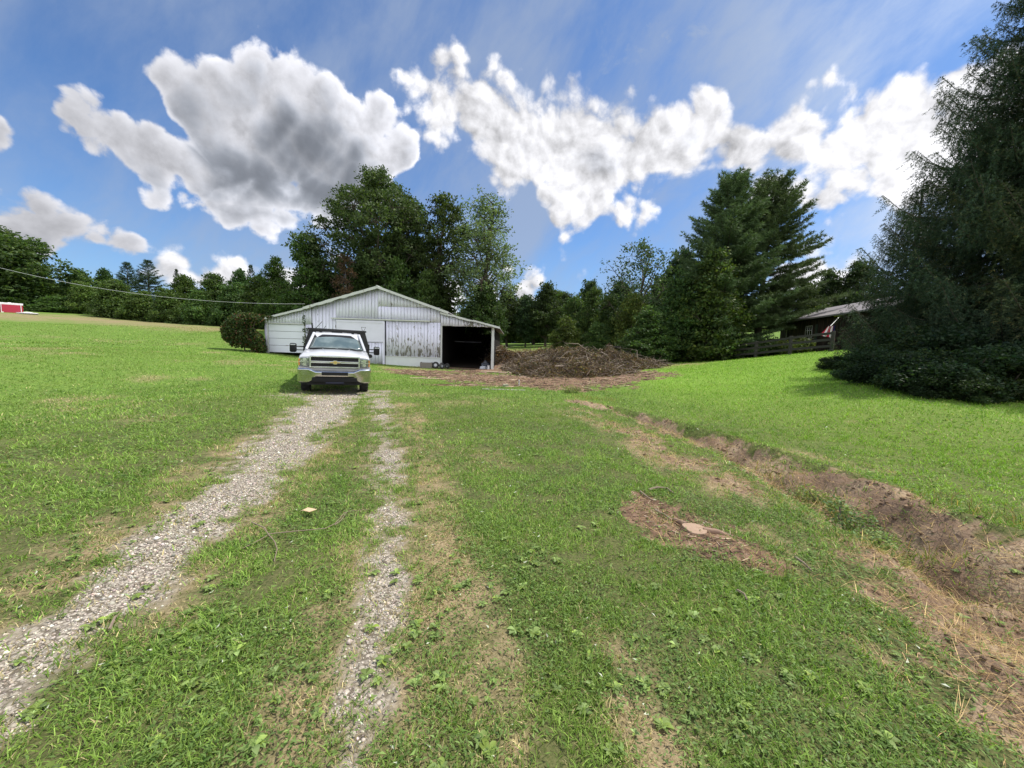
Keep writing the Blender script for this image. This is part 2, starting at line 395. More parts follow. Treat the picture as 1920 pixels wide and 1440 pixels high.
S_DRY = [Stroke([(-300,1330,.8),(60,1120,.8),(250,990,.7),(420,880,.7),(560,780,.8)], .8, .75),
         Stroke([(250,1150,.5),(430,990,.5),(570,870,.6),(650,780,.7)], .8, .6),
         Stroke([(650,1440,.5),(700,1180,.6),(745,1000,.6),(750,860,.6),(740,760,1.0)], .9, .72),
         Stroke([(930,1300,.25),(860,1100,.35),(800,960,.45),(790,850,.5),(770,780,.5)], .8, .72),
         Stroke([(1240,1400,.30),(1210,1360,.25)], .6, .8), Stroke([(950,1420,.25),(990,1390,.1)], .6, .65), Stroke([(1110,1170,.14),(1170,1230,.12),(1240,1290,.08)], .8, .8),
         Stroke([(1080,780,.5),(1150,800,.6),(1280,870,.8),(1400,930,.6),(1560,990,.5),(1700,1060,.5),(1880,1180,.6)], .7, .75),
         Stroke([(1580,1190,.18),(1680,1250,.1)], .8, .8), Stroke([(1590,790,.25)], .7, .7), Stroke([(1640,880,.4),(1500,850,.4)], .8, .4),
         Stroke([(-200,584,12),(0,592,12),(200,600,11),(420,618,8)], .9, 1.0), Stroke([(130,600,3),(260,606,3)], .9, .6), Stroke([(930,668,10),(1000,660,14)], .9, .8), Stroke([(1210,690,2.5),(1290,682,2)], .8, .7),
         Stroke([(1440,1000,.25),(1500,1060,.15)], .8, .7)]
S_DIRT = [Stroke([(760,700,1.4),(850,706,3.2),(950,712,5.5),(1060,712,6.5),(1150,702,5.5)], .45, 1.0),
          Stroke([(800,722,.5),(900,722,1.2),(1000,722,2.2),(1080,728,1.8)], .6, .9),
          Stroke([(930,690,6),(980,680,9),(1100,680,10),(1180,680,6)], .5, 1.0),
          Stroke([(730,693,1.0),(800,697,1.5),(925,697,1.5)], .6, .9),
          Stroke([(1190,925,.14),(1240,965,.6),(1310,1005,.75),(1390,1045,.45),(1430,1070,.12)], .45, 1.0)]
S_STRAW = [Stroke([(1085,765,.4),(1160,800,.6),(1280,860,.6),(1400,915,.4)], 1.0, .62), Stroke([(1080,752,.6),(1180,775,.8),(1280,812,.9),(1400,850,.9),(1520,900,1.1),(1640,955,1.1),(1760,1010,1.3),(1900,1090,1.6),(2100,1230,1.8)], .5, 1.0),
           Stroke([(1700,1060,.5),(1800,1120,.7),(1920,1230,.9),(2050,1400,.9)], .5, 1.0)]
DITCH = Stroke([(1150,765,.30),(1280,806,.45),(1400,850,.55),(1520,905,.6),(1640,965,.65),(1780,1045,.6),(1960,1150,.6),(2200,1300,.6)], 1.15, 1.0)
BANK = Stroke([(1330,812,.35),(1420,842,.4),(1530,880,.5),(1650,930,.5),(1800,985,.6),(1980,1060,.6)], 1.5, 1.0)
def ground(x, y, micro=True):
    x = np.asarray(x, float); y = np.asarray(y, float)
    z = hgt(x, y)
    near = (x > -2) & (x < 20) & (y > 0) & (y < 40)
    if near.any():
        dz = np.zeros(x.shape); xx = x[near]; yy = y[near]
        v = -0.40*DITCH(xx, yy)*(0.15+1.6*fbm(xx, yy, .5, 3)) + 0.16*BANK(xx, yy)*np.clip(fbm(xx, yy, .35, 3, 1)*2-.5, 0, 1.3)
        st = un(S_STRAW, xx, yy); di = un(S_DIRT, xx, yy)
        v += st*0.26*(fbm(xx, yy, .34, 4, 2)-.5) + di*0.16*(fbm(xx, yy, .6, 4, 3)-.5)
        v -= 0.03*un(S_GRAVEL[:1], xx, yy)
        dz[near] = v; z = z+dz
    if micro: z = z + 0.05*(fbm(x, y, 2.3, 3)-.5) + 0.016*(fbm(x, y, .30, 3, 1)-.5)
    return z
def gz(x, y): return float(ground(np.array([x]), np.array([y]))[0])
def gp(px, py, dz=0.0):
    x, y = hit(px, py); return Vector((x, y, gz(x, y)+dz))
def on(px, Y, dz=0.0):
    """ground point below photo column px at forward distance Y"""
    x = at(px, 650, Y)[0]; return Vector((x, Y, gz(x, Y)+dz))

# ground sheet, finer near the viewer
_u = np.linspace(-1, 1, 860); _xs = 2.4*np.sinh(_u*6.55)
_k = np.linspace(-0.62, 1, 620); _ys = 2.6+1.9*np.sinh(_k*7.1)
_X, _Y = np.meshgrid(_xs, _ys, indexing='ij')
_Z = ground(_X.ravel(), _Y.ravel())
_V = np.c_[_X.ravel(), _Y.ravel(), _Z]
_a = np.arange(len(_xs)-1)[:, None]*len(_ys) + np.arange(len(_ys)-1)[None, :]
_a = _a.ravel(); _Fq = np.c_[_a, _a+len(_ys), _a+len(_ys)+1, _a+1]
def masks(x, y):
    n1 = fbm(x, y, .55, 4, 0)-.5; n2 = fbm(x, y, .16, 3, 1)-.5
    e = 1.6*n1+1.4*n2
    n3 = fbm(x, y, .07, 2, 2)-.5
    def br(m, k=1.0): return np.clip(m+(e+n3*.9)*k*np.clip(m*4, 0, 1)*np.clip((1.25-m)*2.2, 0, 1), 0, 1)
    gr = br(un(S_GRAVEL, x, y), .62); dr = br(un(S_DRY, x, y)); di = br(un(S_DIRT, x, y)); st = br(un(S_STRAW, x, y), .8)
    dr = dr*np.clip(.35+1.5*fbm(x, y, .38, 4, 3)-.1, 0, 1)
    patch = np.clip((fbm(x, y, 1.7, 4, 2)-.60)*5, 0, 1)*.6*(y < 30)
    dr = np.maximum(dr, patch*(x < 3.2)); lush = np.clip((x-3.6)/3, 0, 1)*(y < 45)
    return gr, dr, di, st, lush
_g, _d, _i, _s2, _l = masks(_X.ravel(), _Y.ravel())

def m_ground(q, b):
    p = pos(q)
    g = attr(q, 'gravel'); d = attr(q, 'dry'); di = attr(q, 'dirt'); st = attr(q, 'straw'); lu = attr(q, 'lush')
    n1 = q.noise(p, 1.3, 5, .6); n2 = q.noise(p, 9, 5, .65); n3 = q.noise(p, 55, 4, .7); n4 = q.noise(p, 0.35, 3, .5)
    sx, sy, sz = q.sep(p)
    n5 = q.noise(p, 16, 6, .72, 1.5)
    grass = q.mix(q.ss(n2, .3, .7), (.075, .140, .024), (.155, .240, .042))
    grass = q.mix(q.m('MULTIPLY', q.ss(n1, .45, .75), .5), grass, (.15, .18, .05))
    grass = q.mix(q.m('MULTIPLY', lu, .75), grass, q.mix(n1, (.125, .235, .024), (.20, .325, .038)))
    soil = q.mix(q.ss(n3, .35, .7), (.045, .033, .020), (.14, .105, .062))
    far = q.ss(q.v('LENGTH', p), 5, 20)
    sh = q.mix(far, q.mix(.35, soil, q.v('SCALE', grass, scale=.8)), grass)
    dryc = q.mix(q.ss(n3, .3, .75), (.16, .115, .062), (.36, .285, .17))
    c = q.mix(q.m('MULTIPLY', d, q.ss(n2, .15, .55)), sh, dryc)
    cells = q.voro(p, 42, 0, .5, 'F1', out='Color'); cd = q.voro(p, 42)
    stone = q.mix(q.sep(cells)[0], (.24, .21, .17), (.47, .42, .35))
    stone = q.mix(q.ss(cd, .35, .75), stone, (.12, .10, .075))
    c = q.mix(q.m('MULTIPLY', q.ss(g, .08, .45), .75), c, q.mix(n3, (.17, .14, .10), (.34, .295, .23)))
    c = q.mix(q.m('MULTIPLY', q.ss(q.m('ADD', g, q.m('MULTIPLY', q.m('SUBTRACT', n2, .5), .6)), .25, .6), .95), c, stone)
    dirt = q.mix(q.ss(n2, .3, .7), (.085, .052, .034), (.235, .150, .100)); dirt = q.mix(q.ss(n5, .56, .7), dirt, (.36, .27, .19))
    c = q.mix(q.ss(di, .25, .6), c, dirt)
    strw = q.mix(q.ss(n5, .32, .68), (.125, .085, .058), (.37, .28, .185)); strw = q.mix(q.ss(n1, .44, .60), strw, q.mix(n3, (.085, .056, .040), (.27, .185, .125)))
    c = q.mix(q.ss(st, .25, .6), c, strw)
    h = q.m('ADD', q.m('MULTIPLY', n3, .5), q.m('ADD', q.m('MULTIPLY', n2, .8), q.m('MULTIPLY', q.m('MULTIPLY', cd, g), -1.0)))
    setb(q, b, c, .95, 0, .15, bump(q, h, .8, .02))
M_GROUND = mat('ground_surface', m_ground)
lawn = mesh_np('ground', _V, _Fq, M_GROUND, attrs=dict(gravel=_g, dry=_d, dirt=_i, straw=_s2, lush=_l), smooth=True)
tag(lawn, kind='structure')

# ------------------------------------------------------------------ vegetation materials
def m_leaf(tr, rough=0.6, spec=0.25):
    def f(q, b):
        c = attr(q, 'lc', 'Color')
        oi = q.add('ShaderNodeObjectInfo').outputs['Random']
        k = q.m('MULTIPLY_ADD', oi, .35, .82)
        c = q.v('MULTIPLY', q.v('SCALE', c, scale=k), q.mix(q.m('FRACT', q.m('MULTIPLY', oi, 7.31)), (1.32, 1.15, .82), (1.0, 1.14, 1.05)))
        setb(q, b, c, rough, 0, spec)
        t = q.add('ShaderNodeBsdfTranslucent'); q.put(t.inputs[0], q.v('MULTIPLY', c, (1.15, 1.25, .6)))
        x = q.add('ShaderNodeMixShader'); x.inputs[0].default_value = tr
        q.nt.links.new(b.outputs[0], x.inputs[1]); q.nt.links.new(t.outputs[0], x.inputs[2]); return x.outputs[0]
    return f
M_LEAF = mat('leaf', m_leaf(.36)); M_NEEDLE = mat('needle', m_leaf(.15, .65, .2)); M_GRASS = mat('grass_blade', m_leaf(.30, .6, .25))
def m_bark(q, b):
    p = obc(q); x, y, z = q.sep(p)
    v = q.noise(q.comb(q.m('MULTIPLY', x, 6), q.m('MULTIPLY', y, 6), z), 2.5, 5, .65)
    setb(q, b, q.mix(v, (.035, .027, .021), (.15, .125, .10)), .9, 0, .2, bump(q, v, .7, .03))
M_BARK = mat('bark', m_bark)
M_TWIG = simple('dead_twig', (.20, .155, .115), .85, spec=.2, var=.4, scale=3)

def tubes(paths, seg=5):
    """paths: list of (points (k,3), radii (k)); returns V, F"""
    Vs = []; Fs = []; o = 0; ang = np.arange(seg)*2*np.pi/seg
    for P, r in paths:
        P = np.asarray(P, float); k = len(P); T = np.gradient(P, axis=0); T /= np.linalg.norm(T, axis=1)[:, None]+1e-9
        ref = np.array([0, 0, 1.0]) if abs(T[0, 2]) < .8 else np.array([1.0, 0, 0])
        U = np.cross(T, ref); U /= np.linalg.norm(U, axis=1)[:, None]+1e-9; W = np.cross(T, U)
        V = P[:, None]+(U[:, None]*np.cos(ang)[None, :, None]+W[:, None]*np.sin(ang)[None, :, None])*np.asarray(r)[:, None, None]
        Vs.append(V.reshape(-1, 3))
        a = (np.arange(k-1)[:, None]*seg+np.arange(seg)[None]).ravel(); b = (np.arange(k-1)[:, None]*seg+(np.arange(seg)[None]+1) % seg).ravel()
        Fs.append(np.c_[a, b, b+seg, a+seg]+o); o += k*seg
    return np.concatenate(Vs), np.concatenate(Fs)
def unit(n, g=None):
    v = (g or rng).normal(size=(n, 3)); return v/np.linalg.norm(v, axis=1)[:, None]
def cards(C, s, asp=.5, flat=0.0, g=None, axis=None):
    """diamond leaves at C with half-length s"""
    g = g or rng; n = len(C); u = unit(n, g) if axis is None else axis
    u = u*np.array([1, 1, 1-flat]); u /= np.linalg.norm(u, axis=1)[:, None]+1e-9
    w = np.cross(u, unit(n, g)*np.array([1-flat, 1-flat, 1])+np.array([0, 0, flat])); w /= np.linalg.norm(w, axis=1)[:, None]+1e-9
    s = np.broadcast_to(s, (n,))[:, None]
    V = np.stack([C-u*s, C+w*s*asp, C+u*s, C-w*s*asp], 1).reshape(-1, 3)
    F = np.arange(n*4).reshape(n, 4); return V, F
def spikes(C, Dv, L, wd, g=None):
    """thin triangles from C along Dv*L"""
    g = g or rng; n = len(C); w = np.cross(Dv, unit(n, g)); w /= np.linalg.norm(w, axis=1)[:, None]+1e-9
    L = np.broadcast_to(L, (n,))[:, None]; wd = np.broadcast_to(wd, (n,))[:, None]
    V = np.stack([C-w*wd, C+w*wd, C+Dv*L], 1).reshape(-1, 3); return V, np.arange(n*3).reshape(n, 3)
def leafcol(n, base, var=.25, g=None, warm=.15, per=4):
    g = g or rng; k = np.exp(g.normal(0, var, n)); c = np.array(base)[None]*k[:, None]
    wv = np.clip(g.normal(0, warm, n), -.4, .6)[:, None]; c = c*(1+wv*np.array([[.9, .35, -.3]]))
    return np.repeat(np.clip(c, 0, 1), per, 0)

def make_broadleaf(name, seed, H, W, base=.25, lobes=16, leaf=.16, clump=.55, dens=1.0, col=(.055, .095, .025), warm=.15, top=.5, trunk=True, sparse=1.0, flat=.0, leaning=0., lobe_r=(.13, .23), per_clump=34):
    g = np.random.default_rng(seed); t0 = empty(name)
    cr = H*.016+.05; tp = np.array([[0, 0, -.3], [g.normal()*.1, g.normal()*.1, H*.25], [leaning*.5+g.normal()*.3, g.normal()*.3, H*.55], [leaning+g.normal()*.4, g.normal()*.4, H*.86]])
    tt = np.linspace(0, 3, 10); TP = np.c_[[np.interp(tt, range(4), tp[:, i]) for i in range(3)]].T
    paths = [(TP, np.interp(tt, [0, .4, 3], [cr*1.35, cr, cr*.2]))]
    C = []; Cs = []; Cb = []
    for i in range(lobes):
        t = (i+.5)/lobes*.94+g.uniform(-.04, .04); th = i*2.399+g.uniform(-.5, .5)
        prof = np.clip(np.sin(np.pi*np.clip(t, .02, .98)**(top+.25)), 0.12, 1)**.7
        R = W*g.uniform(*lobe_r)*(.65+.5*prof); rr = max(W/2*prof-R*.8, 0)*g.uniform(.35, 1.08)
        zc = H*(base+(1-base)*t)-R*.5*t
        c = np.array([math.cos(th)*rr+leaning*t, math.sin(th)*rr, min(zc, H-R*.75)])
        zs = max(H*.12, c[2]-rr*.8-R*.4); s = np.array([np.interp(zs, TP[:, 2], TP[:, 0]), np.interp(zs, TP[:, 2], TP[:, 1]), zs])
        mid = (s+c)/2+np.array([0, 0, -.12*rr]); ps = np.array([s, mid, c, c+(c-mid)*.35]); r0 = cr*.45*(1-.5*t)
        paths.append((ps, [r0, r0*.65, r0*.35, r0*.1]))
        nc = int(max(5, dens*5.2*R*R/clump**2*.62)); d = unit(nc, g); d[:, 2] = d[:, 2]*.85+.1
        rad = R*g.uniform(.35, 1.05, nc)**.6
        P = c+d*rad[:, None]*np.array([1, 1, .85]); C.append(P)
        Cb += [g.uniform(.78, 1.25)]*nc
        for p in P[::3]:
            m = (c+p)/2+np.array([0, 0, .05*R]); paths.append((np.array([c, m, p]), [r0*.3, r0*.18, .008]))
    C = np.concatenate(C); Cb = np.array(Cb)*np.exp(g.normal(0, .12, len(Cb)))
    if trunk:
        V, F = tubes(paths, 6); mesh_np('trunk', V, F, M_BARK, t0, smooth=True)
    m = int(per_clump*sparse); n = len(C)*m
    off = g.normal(size=(n, 3))*clump*np.array([.50, .50, .30]); L = np.repeat(C, m, 0)+off
    V, F = cards(L, leaf*g.uniform(.6, 1.25, n), .55, flat, g)
    cc = leafcol(n, col, .20, g, warm)*np.repeat(np.repeat(Cb, m), 4)[:, None]
    mesh_np('crown', V, F, M_LEAF, t0, attrs=dict(lc=cc)); t0['H'] = H; t0['W'] = W
    return t0

def make_pine(name, seed, H, W, base=.08, col=(.032, .062, .035), tuft=.24, step=.55, droop=0.0, power=.75, irr=.3, per=11, twigk=1.0):
    g = np.random.default_rng(seed); t0 = empty(name); paths = []
    z = np.linspace(-.3, H, 9); cr = H*.015+.04
    TP = np.c_[np.interp(z, [0, H], [0, g.normal()*.3]), np.interp(z, [0, H], [0, g.normal()*.3]), z]
    paths.append((TP, np.interp(z, [0, H], [cr*1.2, .02]))); T = []; TD = []; TB = []
    zz = H*base
    while zz < H*.975:
        t = (zz-H*base)/(H*(1-base)); k = g.integers(4, 7); ph = g.uniform(0, 6.28)
        for i in range(k):
            th = ph+i*6.283/k+g.uniform(-.3, .3)
            L = W/2*((1-t)**power*.98+.03)*(1-.25*max(0, .12-t)/.12)*g.uniform(1-irr, 1+irr*.5)
            if L < .15: continue
            el = (-.12+.75*t+g.uniform(-.12, .12)) - droop
            s = np.linspace(0, 1, 6); hd = np.array([math.cos(th), math.sin(th), 0])
            up = math.sin(el)*s+.20*s**2.2+(droop*.5)*s**3
            P = np.array([np.interp(zz, z, TP[:, 0]), np.interp(zz, z, TP[:, 1]), zz])+(hd[None]*(s*math.cos(el))[:, None]+np.array([0, 0, 1.0])[None]*up[:, None])*L
            r0 = .012+L*.012; paths.append((P, r0*(1-.85*s)))
            side = np.array([-hd[1], hd[0], 0]); nt_ = max(3, int(L*5.0*twigk)); bb = g.uniform(.75, 1.25)
            for j in range(nt_):
                u = .22+.78*(j+g.uniform(0, .8))/nt_; u = min(u, 1)
                o = np.array([np.interp(u, s, P[:, a]) for a in range(3)]); tl = min(L*.38*(1.12-u)+.14, 1.1)*g.uniform(.6, 1.1)
                d = hd*.75+side*(1 if j % 2 else -1)*g.uniform(.4, 1.0)+np.array([0, 0, g.uniform(-.05, .35)-droop]); d /= np.linalg.norm(d)
                nn = max(2, int(tl/.15)); q = np.linspace(.15, 1, nn)[:, None]
                T.append(o+d*q*tl+np.array([0, 0, .06])*q*q); TD.append(np.repeat(d[None]+np.array([[0, 0, .35]]), nn, 0)); TB += [bb]*nn
        zz += step*g.uniform(.75, 1.2)*(.6+.6*(1-t))
    T = np.concatenate(T); TD = np.concatenate(TD); TD /= np.linalg.norm(TD, axis=1)[:, None]; n = len(T)
    V, F = tubes(paths, 5); mesh_np('trunk', V, F, M_BARK, t0, smooth=True)
    C = np.repeat(T, per, 0)+g.normal(size=(n*per, 3))*.035; Dv = np.repeat(TD, per, 0)*.8+unit(n*per, g)*.85; Dv /= np.linalg.norm(Dv, axis=1)[:, None]
    V, F = spikes(C, Dv, tuft*g.uniform(.6, 1.15, n*per), tuft*.085, g)
    cc = leafcol(n*per, col, .2, g, .10, 3)*np.repeat(np.array(TB), per*3)[:, None]
    mesh_np('crown', V, F, M_NEEDLE, t0, attrs=dict(lc=cc)); t0['H'] = H; t0['W'] = W
    return t0

def make_spruce(name, seed, H, W, base=.03, col=(.022, .038, .021), strands=1.0, power=.8, step=.42, tan=.10):
    """weeping spruce: boughs that sag and lift at the tip, hung with branchlets"""
    g = np.random.default_rng(seed); t0 = empty(name); paths = []
    cr = H*.014+.05; z = np.linspace(-.3, H, 9); TP = np.c_[g.normal()*.1*z/H, g.normal()*.1*z/H, z]
    paths.append((TP, np.interp(z, [0, H], [cr*1.3, .02]))); PS = []; PD = []; PL = []; PB = []
    zz = H*base+.3
    while zz < H*.985:
        t = zz/H; k = g.integers(5, 8); ph = g.uniform(0, 6.28)
        for i in range(k):
            th = ph+i*6.283/k+g.uniform(-.35, .35); L = W/2*((1-t)**power+.02)*g.uniform(.72, 1.12)
            if L < .12: continue
            s = np.linspace(0, 1, 8); hd = np.array([math.cos(th), math.sin(th), 0]); a = .35*t-.22
            up = a*s-.30*np.sin(s*2.6)*(1-t*.8)+.34*s**3
            P = np.array([0, 0, zz])+(hd[None]*(s*(1-.05*s))[:, None]+np.array([0, 0, 1.0])[None]*up[:, None])*L
            paths.append((P, (.010+L*.010)*(1-.85*s))); side = np.array([-hd[1], hd[0], 0]); bb = g.uniform(.7, 1.3)
            m = max(5, int(L*17*strands))
            for j in range(m):
                u = .12+.88*(j+g.uniform(0, 1))/m; u = min(u, 1.0)
                o = np.array([np.interp(u, s, P[:, q]) for q in range(3)])
                lat = min(L*.30*(1.1-u)+.10, .75)*g.uniform(.2, 1.0); sg = 1 if j % 2 else -1
                o2 = o+side*sg*lat+hd*lat*.5+np.array([0, 0, -.10*lat])
                hang = g.uniform(.18, .62)*(1.15-.6*t)*(1 if u < .93 else .35)
                dd = np.array([g.normal()*.12, g.normal()*.12, -1.0])+hd*(.25+.9*(u > .9)); dd /= np.linalg.norm(dd)
                k1 = max(2, int(lat/.07)); q1 = np.linspace(0, 1, k1)[:, None]
                PS.append(o+(o2-o)*q1); PD.append(np.repeat(((o2-o)/(lat+1e-6))[None], k1, 0)); PB += [bb]*k1
                k2 = max(3, int(hang/.055)); q2 = np.linspace(0, 1, k2)[:, None]
                PS.append(o2+dd*hang*q2); PD.append(np.repeat(dd[None], k2, 0)); PB += [bb*g.uniform(.8, 1.2)]*k2
        zz += step*g.uniform(.75, 1.2)*(.55+.6*(1-t))
    P = np.concatenate(PS); Dd = np.concatenate(PD); n = len(P); per = 4
    V, F = tubes(paths, 5); mesh_np('trunk', V, F, M_BARK, t0, smooth=True)
    C = np.repeat(P, per, 0)+g.normal(size=(n*per, 3))*.018; Dv = np.repeat(Dd, per, 0)*.8+unit(n*per, g)*.8; Dv /= np.linalg.norm(Dv, axis=1)[:, None]
    V, F = spikes(C, Dv, g.uniform(.05, .11, n*per), .011, g)
    B = np.repeat(np.array(PB), per*3)[:, None]; cc = leafcol(n*per, col, .22, g, .12, 3)*B
    tanm = np.repeat(g.random(n) < tan, per*3)[:, None]; cc = np.where(tanm, cc*np.array([[2.0, 1.45, 1.3]]), cc)
    mesh_np('crown', V, F, M_NEEDLE, t0, attrs=dict(lc=cc)); t0['H'] = H; t0['W'] = W
    return t0

def make_shrub(name, seed, H, W, D=None, leaf=.05, col=(.05, .09, .025), n=9000, warm=.15, lobes=14, stems=True, lobr=(.16, .32)):
    g = np.random.default_rng(seed); t0 = empty(name); D = D or W; C = []; B = []; paths = []
    for i in range(lobes):
        a = g.uniform(0, 6.28); r = math.sqrt(g.random())*.38; R = g.uniform(*lobr); c = np.array([math.cos(a)*r, math.sin(a)*r, g.uniform(.12, .98)*(1-r*.9)-R*.35*0])
        c[2] = min(max(c[2], R*.6), 1-R); d = unit(int(n/lobes), g); C.append(c+d*(R*g.uniform(.4, 1.1, len(d))**.5)[:, None]); B += [g.uniform(.75, 1.25)]*len(d)
        e = c*np.array([W, D, H]); paths.append((np.array([[e[0]*.2, e[1]*.2, -.1], e*np.array([.6, .6, .5]), e]), [.03*H/2, .02*H/2, .008]))
    C = np.concatenate(C)*np.array([W, D, H]); C[:, 2] = np.abs(C[:, 2]); nn = len(C)
    C = np.repeat(C, 3, 0)+g.normal(size=(nn*3, 3))*leaf*1.3; B = np.repeat(np.array(B)*np.exp(g.normal(0, .15, nn)), 3)
    V, F = cards(C, leaf*g.uniform(.6, 1.3, len(C)), .6, .2, g)
    if stems:
        Vt, Ft = tubes(paths, 5); mesh_np('stem', Vt, Ft, M_BARK, t0)
    mesh_np('foliage', V, F, M_LEAF, t0, attrs=dict(lc=leafcol(len(C), col, .2, g, warm)*np.repeat(B, 4)[:, None])); t0['H'] = H; t0['W'] = W
    return t0

PROTO_USED = {}
def plant(proto, px, Y, top, wpx, label, cat='tree', group=None, rz=None, base=None, dz=-.1):
    """stand a tree where its foot is below photo column px, at forward distance Y, reaching photo row top, wpx photo pixels wide"""
    if proto.name in PROTO_USED: o = copy_tree(proto)
    else: o = proto; PROTO_USED[proto.name] = 1
    b = on(px, Y, dz); zt = at(px, top, Y)[2]; hgt_ = zt-b.z; wd = wpx*Y/FPX
    s = (wd/proto['W'], wd/proto['W'], hgt_/proto['H'])
    o.location = b; o.scale = s; o.rotation_euler = (0, 0, random.uniform(0, 6.28) if rz is None else rz)
    o.name = proto.name.split('.')[0]; tag(o, label, cat, group)
    return o

# ------------------------------------------------------------------ trees
GB = 'trees beyond the field'; GW = 'trees of the wood behind the barn'; GR = 'trees along the right boundary'
oak = make_broadleaf('oak_tree', 11, 21, 15.5, base=.20, lobes=62, lobe_r=(.07, .145), leaf=.15, clump=.60, dens=.85, col=(.045, .068, .026), warm=.12, top=.55, per_clump=38)
plant(oak, 702, 43, 311, 265, 'tall dark oak standing directly behind the barn roof', rz=0.4)
mid = make_broadleaf('oak_tree', 12, 19, 8, base=.18, lobes=22, leaf=.16, clump=.58, dens=.95, col=(.046, .075, .026), per_clump=34)
plant(mid, 826, 42, 338, 135, 'dark narrow tree between the tall oak and the pale feathery tree', rz=2)
wil = make_broadleaf('ash_tree', 13, 18, 8.0, base=.20, lobes=34, leaf=.12, clump=.60, dens=.85, col=(.10, .145, .075), warm=.10, per_clump=28, leaning=.5, lobe_r=(.13, .22))
plant(wil, 898, 40, 343, 165, 'pale feathery tree above the right end of the barn', rz=0)
map1 = make_broadleaf('maple_tree', 14, 11, 8.5, base=.08, lobes=22, leaf=.16, clump=.6, dens=1.0, col=(.050, .092, .022), per_clump=38, top=.3)
plant(map1, 578, 40, 440, 130, 'mid green maple behind the left lean-to of the barn', rz=1)
plant(mid, 772, 45.5, 350, 120, 'dark tree joining the tall oak to the narrow tree on its right', rz=4)
plant(map1, 520, 44, 478, 75, 'smaller maple at the left foot of the tall maple', rz=3)
dead = make_broadleaf('browned_tree', 15, 10, 4.2, base=.1, lobes=14, leaf=.13, clump=.45, dens=.9, col=(.085, .050, .032), warm=.2, per_clump=26, top=.3)
plant(dead, 648, 37.6, 462, 62, 'tree of withered red brown leaves behind the barn roof', rz=1)
low1 = make_broadleaf('maple_tree', 16, 9, 8, base=.04, lobes=24, leaf=.17, clump=.6, dens=1.05, col=(.038, .070, .018), per_clump=40, top=.25)
plant(low1, 745, 39.5, 478, 110, 'dark leafy tree peeping over the barn ridge', rz=0)
plant(low1, 800, 38.8, 500, 90, 'low dark tree above the right slope of the barn roof', rz=2.2)
plant(low1, 905, 38.6, 525, 90, 'low leafy tree behind the open bay of the barn', rz=4)
plant(low1, 690, 41, 470, 110, 'dark leafy tree under the left half of the tall oak', rz=5)
plant(low1, 610, 47, 500, 120, 'dark tree behind the browned tree', rz=3.3)
# hillside row on the left
dome = make_broadleaf('maple_tree', 21, 13, 12, base=.08, lobes=26, leaf=.22, clump=.8, dens=1.0, col=(.050, .085, .028), per_clump=36, top=.35)
plant(dome, 40, 64, 430, 190, 'big round green tree at the left edge beyond the red trailer', rz=0)
vin = make_broadleaf('vine_covered_tree', 22, 6, 7, base=.0, lobes=20, leaf=.17, clump=.6, dens=1.1, col=(.058, .098, .028), per_clump=36, top=.1, lobe_r=(.17, .27))
hr = [(15,60,530,95,'low dark bush right behind the red trailer',low1), (95,66,520,80,'green tree between the round tree and the vine mounds',low1),
      (160,74,503,60,'dark tree top rising over the vine mounds, left of two',low1), (205,74,500,55,'dark tree top rising over the vine mounds, right of two',low1),
      (165,62,528,70,'leftmost low mound of vines in the hillside row',vin), (222,60,522,85,'bright green mound of vines below the pair of pines',vin), (268,59,545,75,'darker vine mound beside the bright one',vin), (318,58.5,540,70,'light green bushy tree at the foot of the hillside pines',vin),
      (352,63,512,80,'brownish green tree in the middle of the hillside row',low1), (405,61,508,85,'yellowish green tree in the hillside row',low1),(440,58,528,80,'green bushy tree just right of the yellowish one',vin),
      (490,56,512,80,'bushy green tree left of the barn vine',low1), (535,54,520,80,'green tree over the low end of the barn roof',low1), (378,58,545,70,'low green bush under the brownish tree',vin), (455,62,500,60,'dark tree standing up behind the bushy row',low1),
      (120,61,555,90,'low green bush on the crest right of the red trailer',vin),(560,50,540,80,'low bush right behind the garage roof',low1)]
for px, Y, top, wp, lab, pr in hr: plant(pr, px, Y, top, wp, lab, group=GB)
pn = make_pine('pine_tree', 31, 15, 9, base=.05, col=(.028, .052, .030), tuft=.42, step=.8, per=9, twigk=.7)
for px, Y, top, wp, lab in [(247,72,492,75,'dark pine on the hillside, left of a close pair'), (285,70,488,80,'dark pine on the hillside, right of a close pair'),
      (338,76,505,30,'thin ragged pine top against the white cloud'), (475,66,497,42,'small dark pine top left of the barn maples')]: plant(pn, px, Y, top, wp, lab, group='pines of the hillside row')
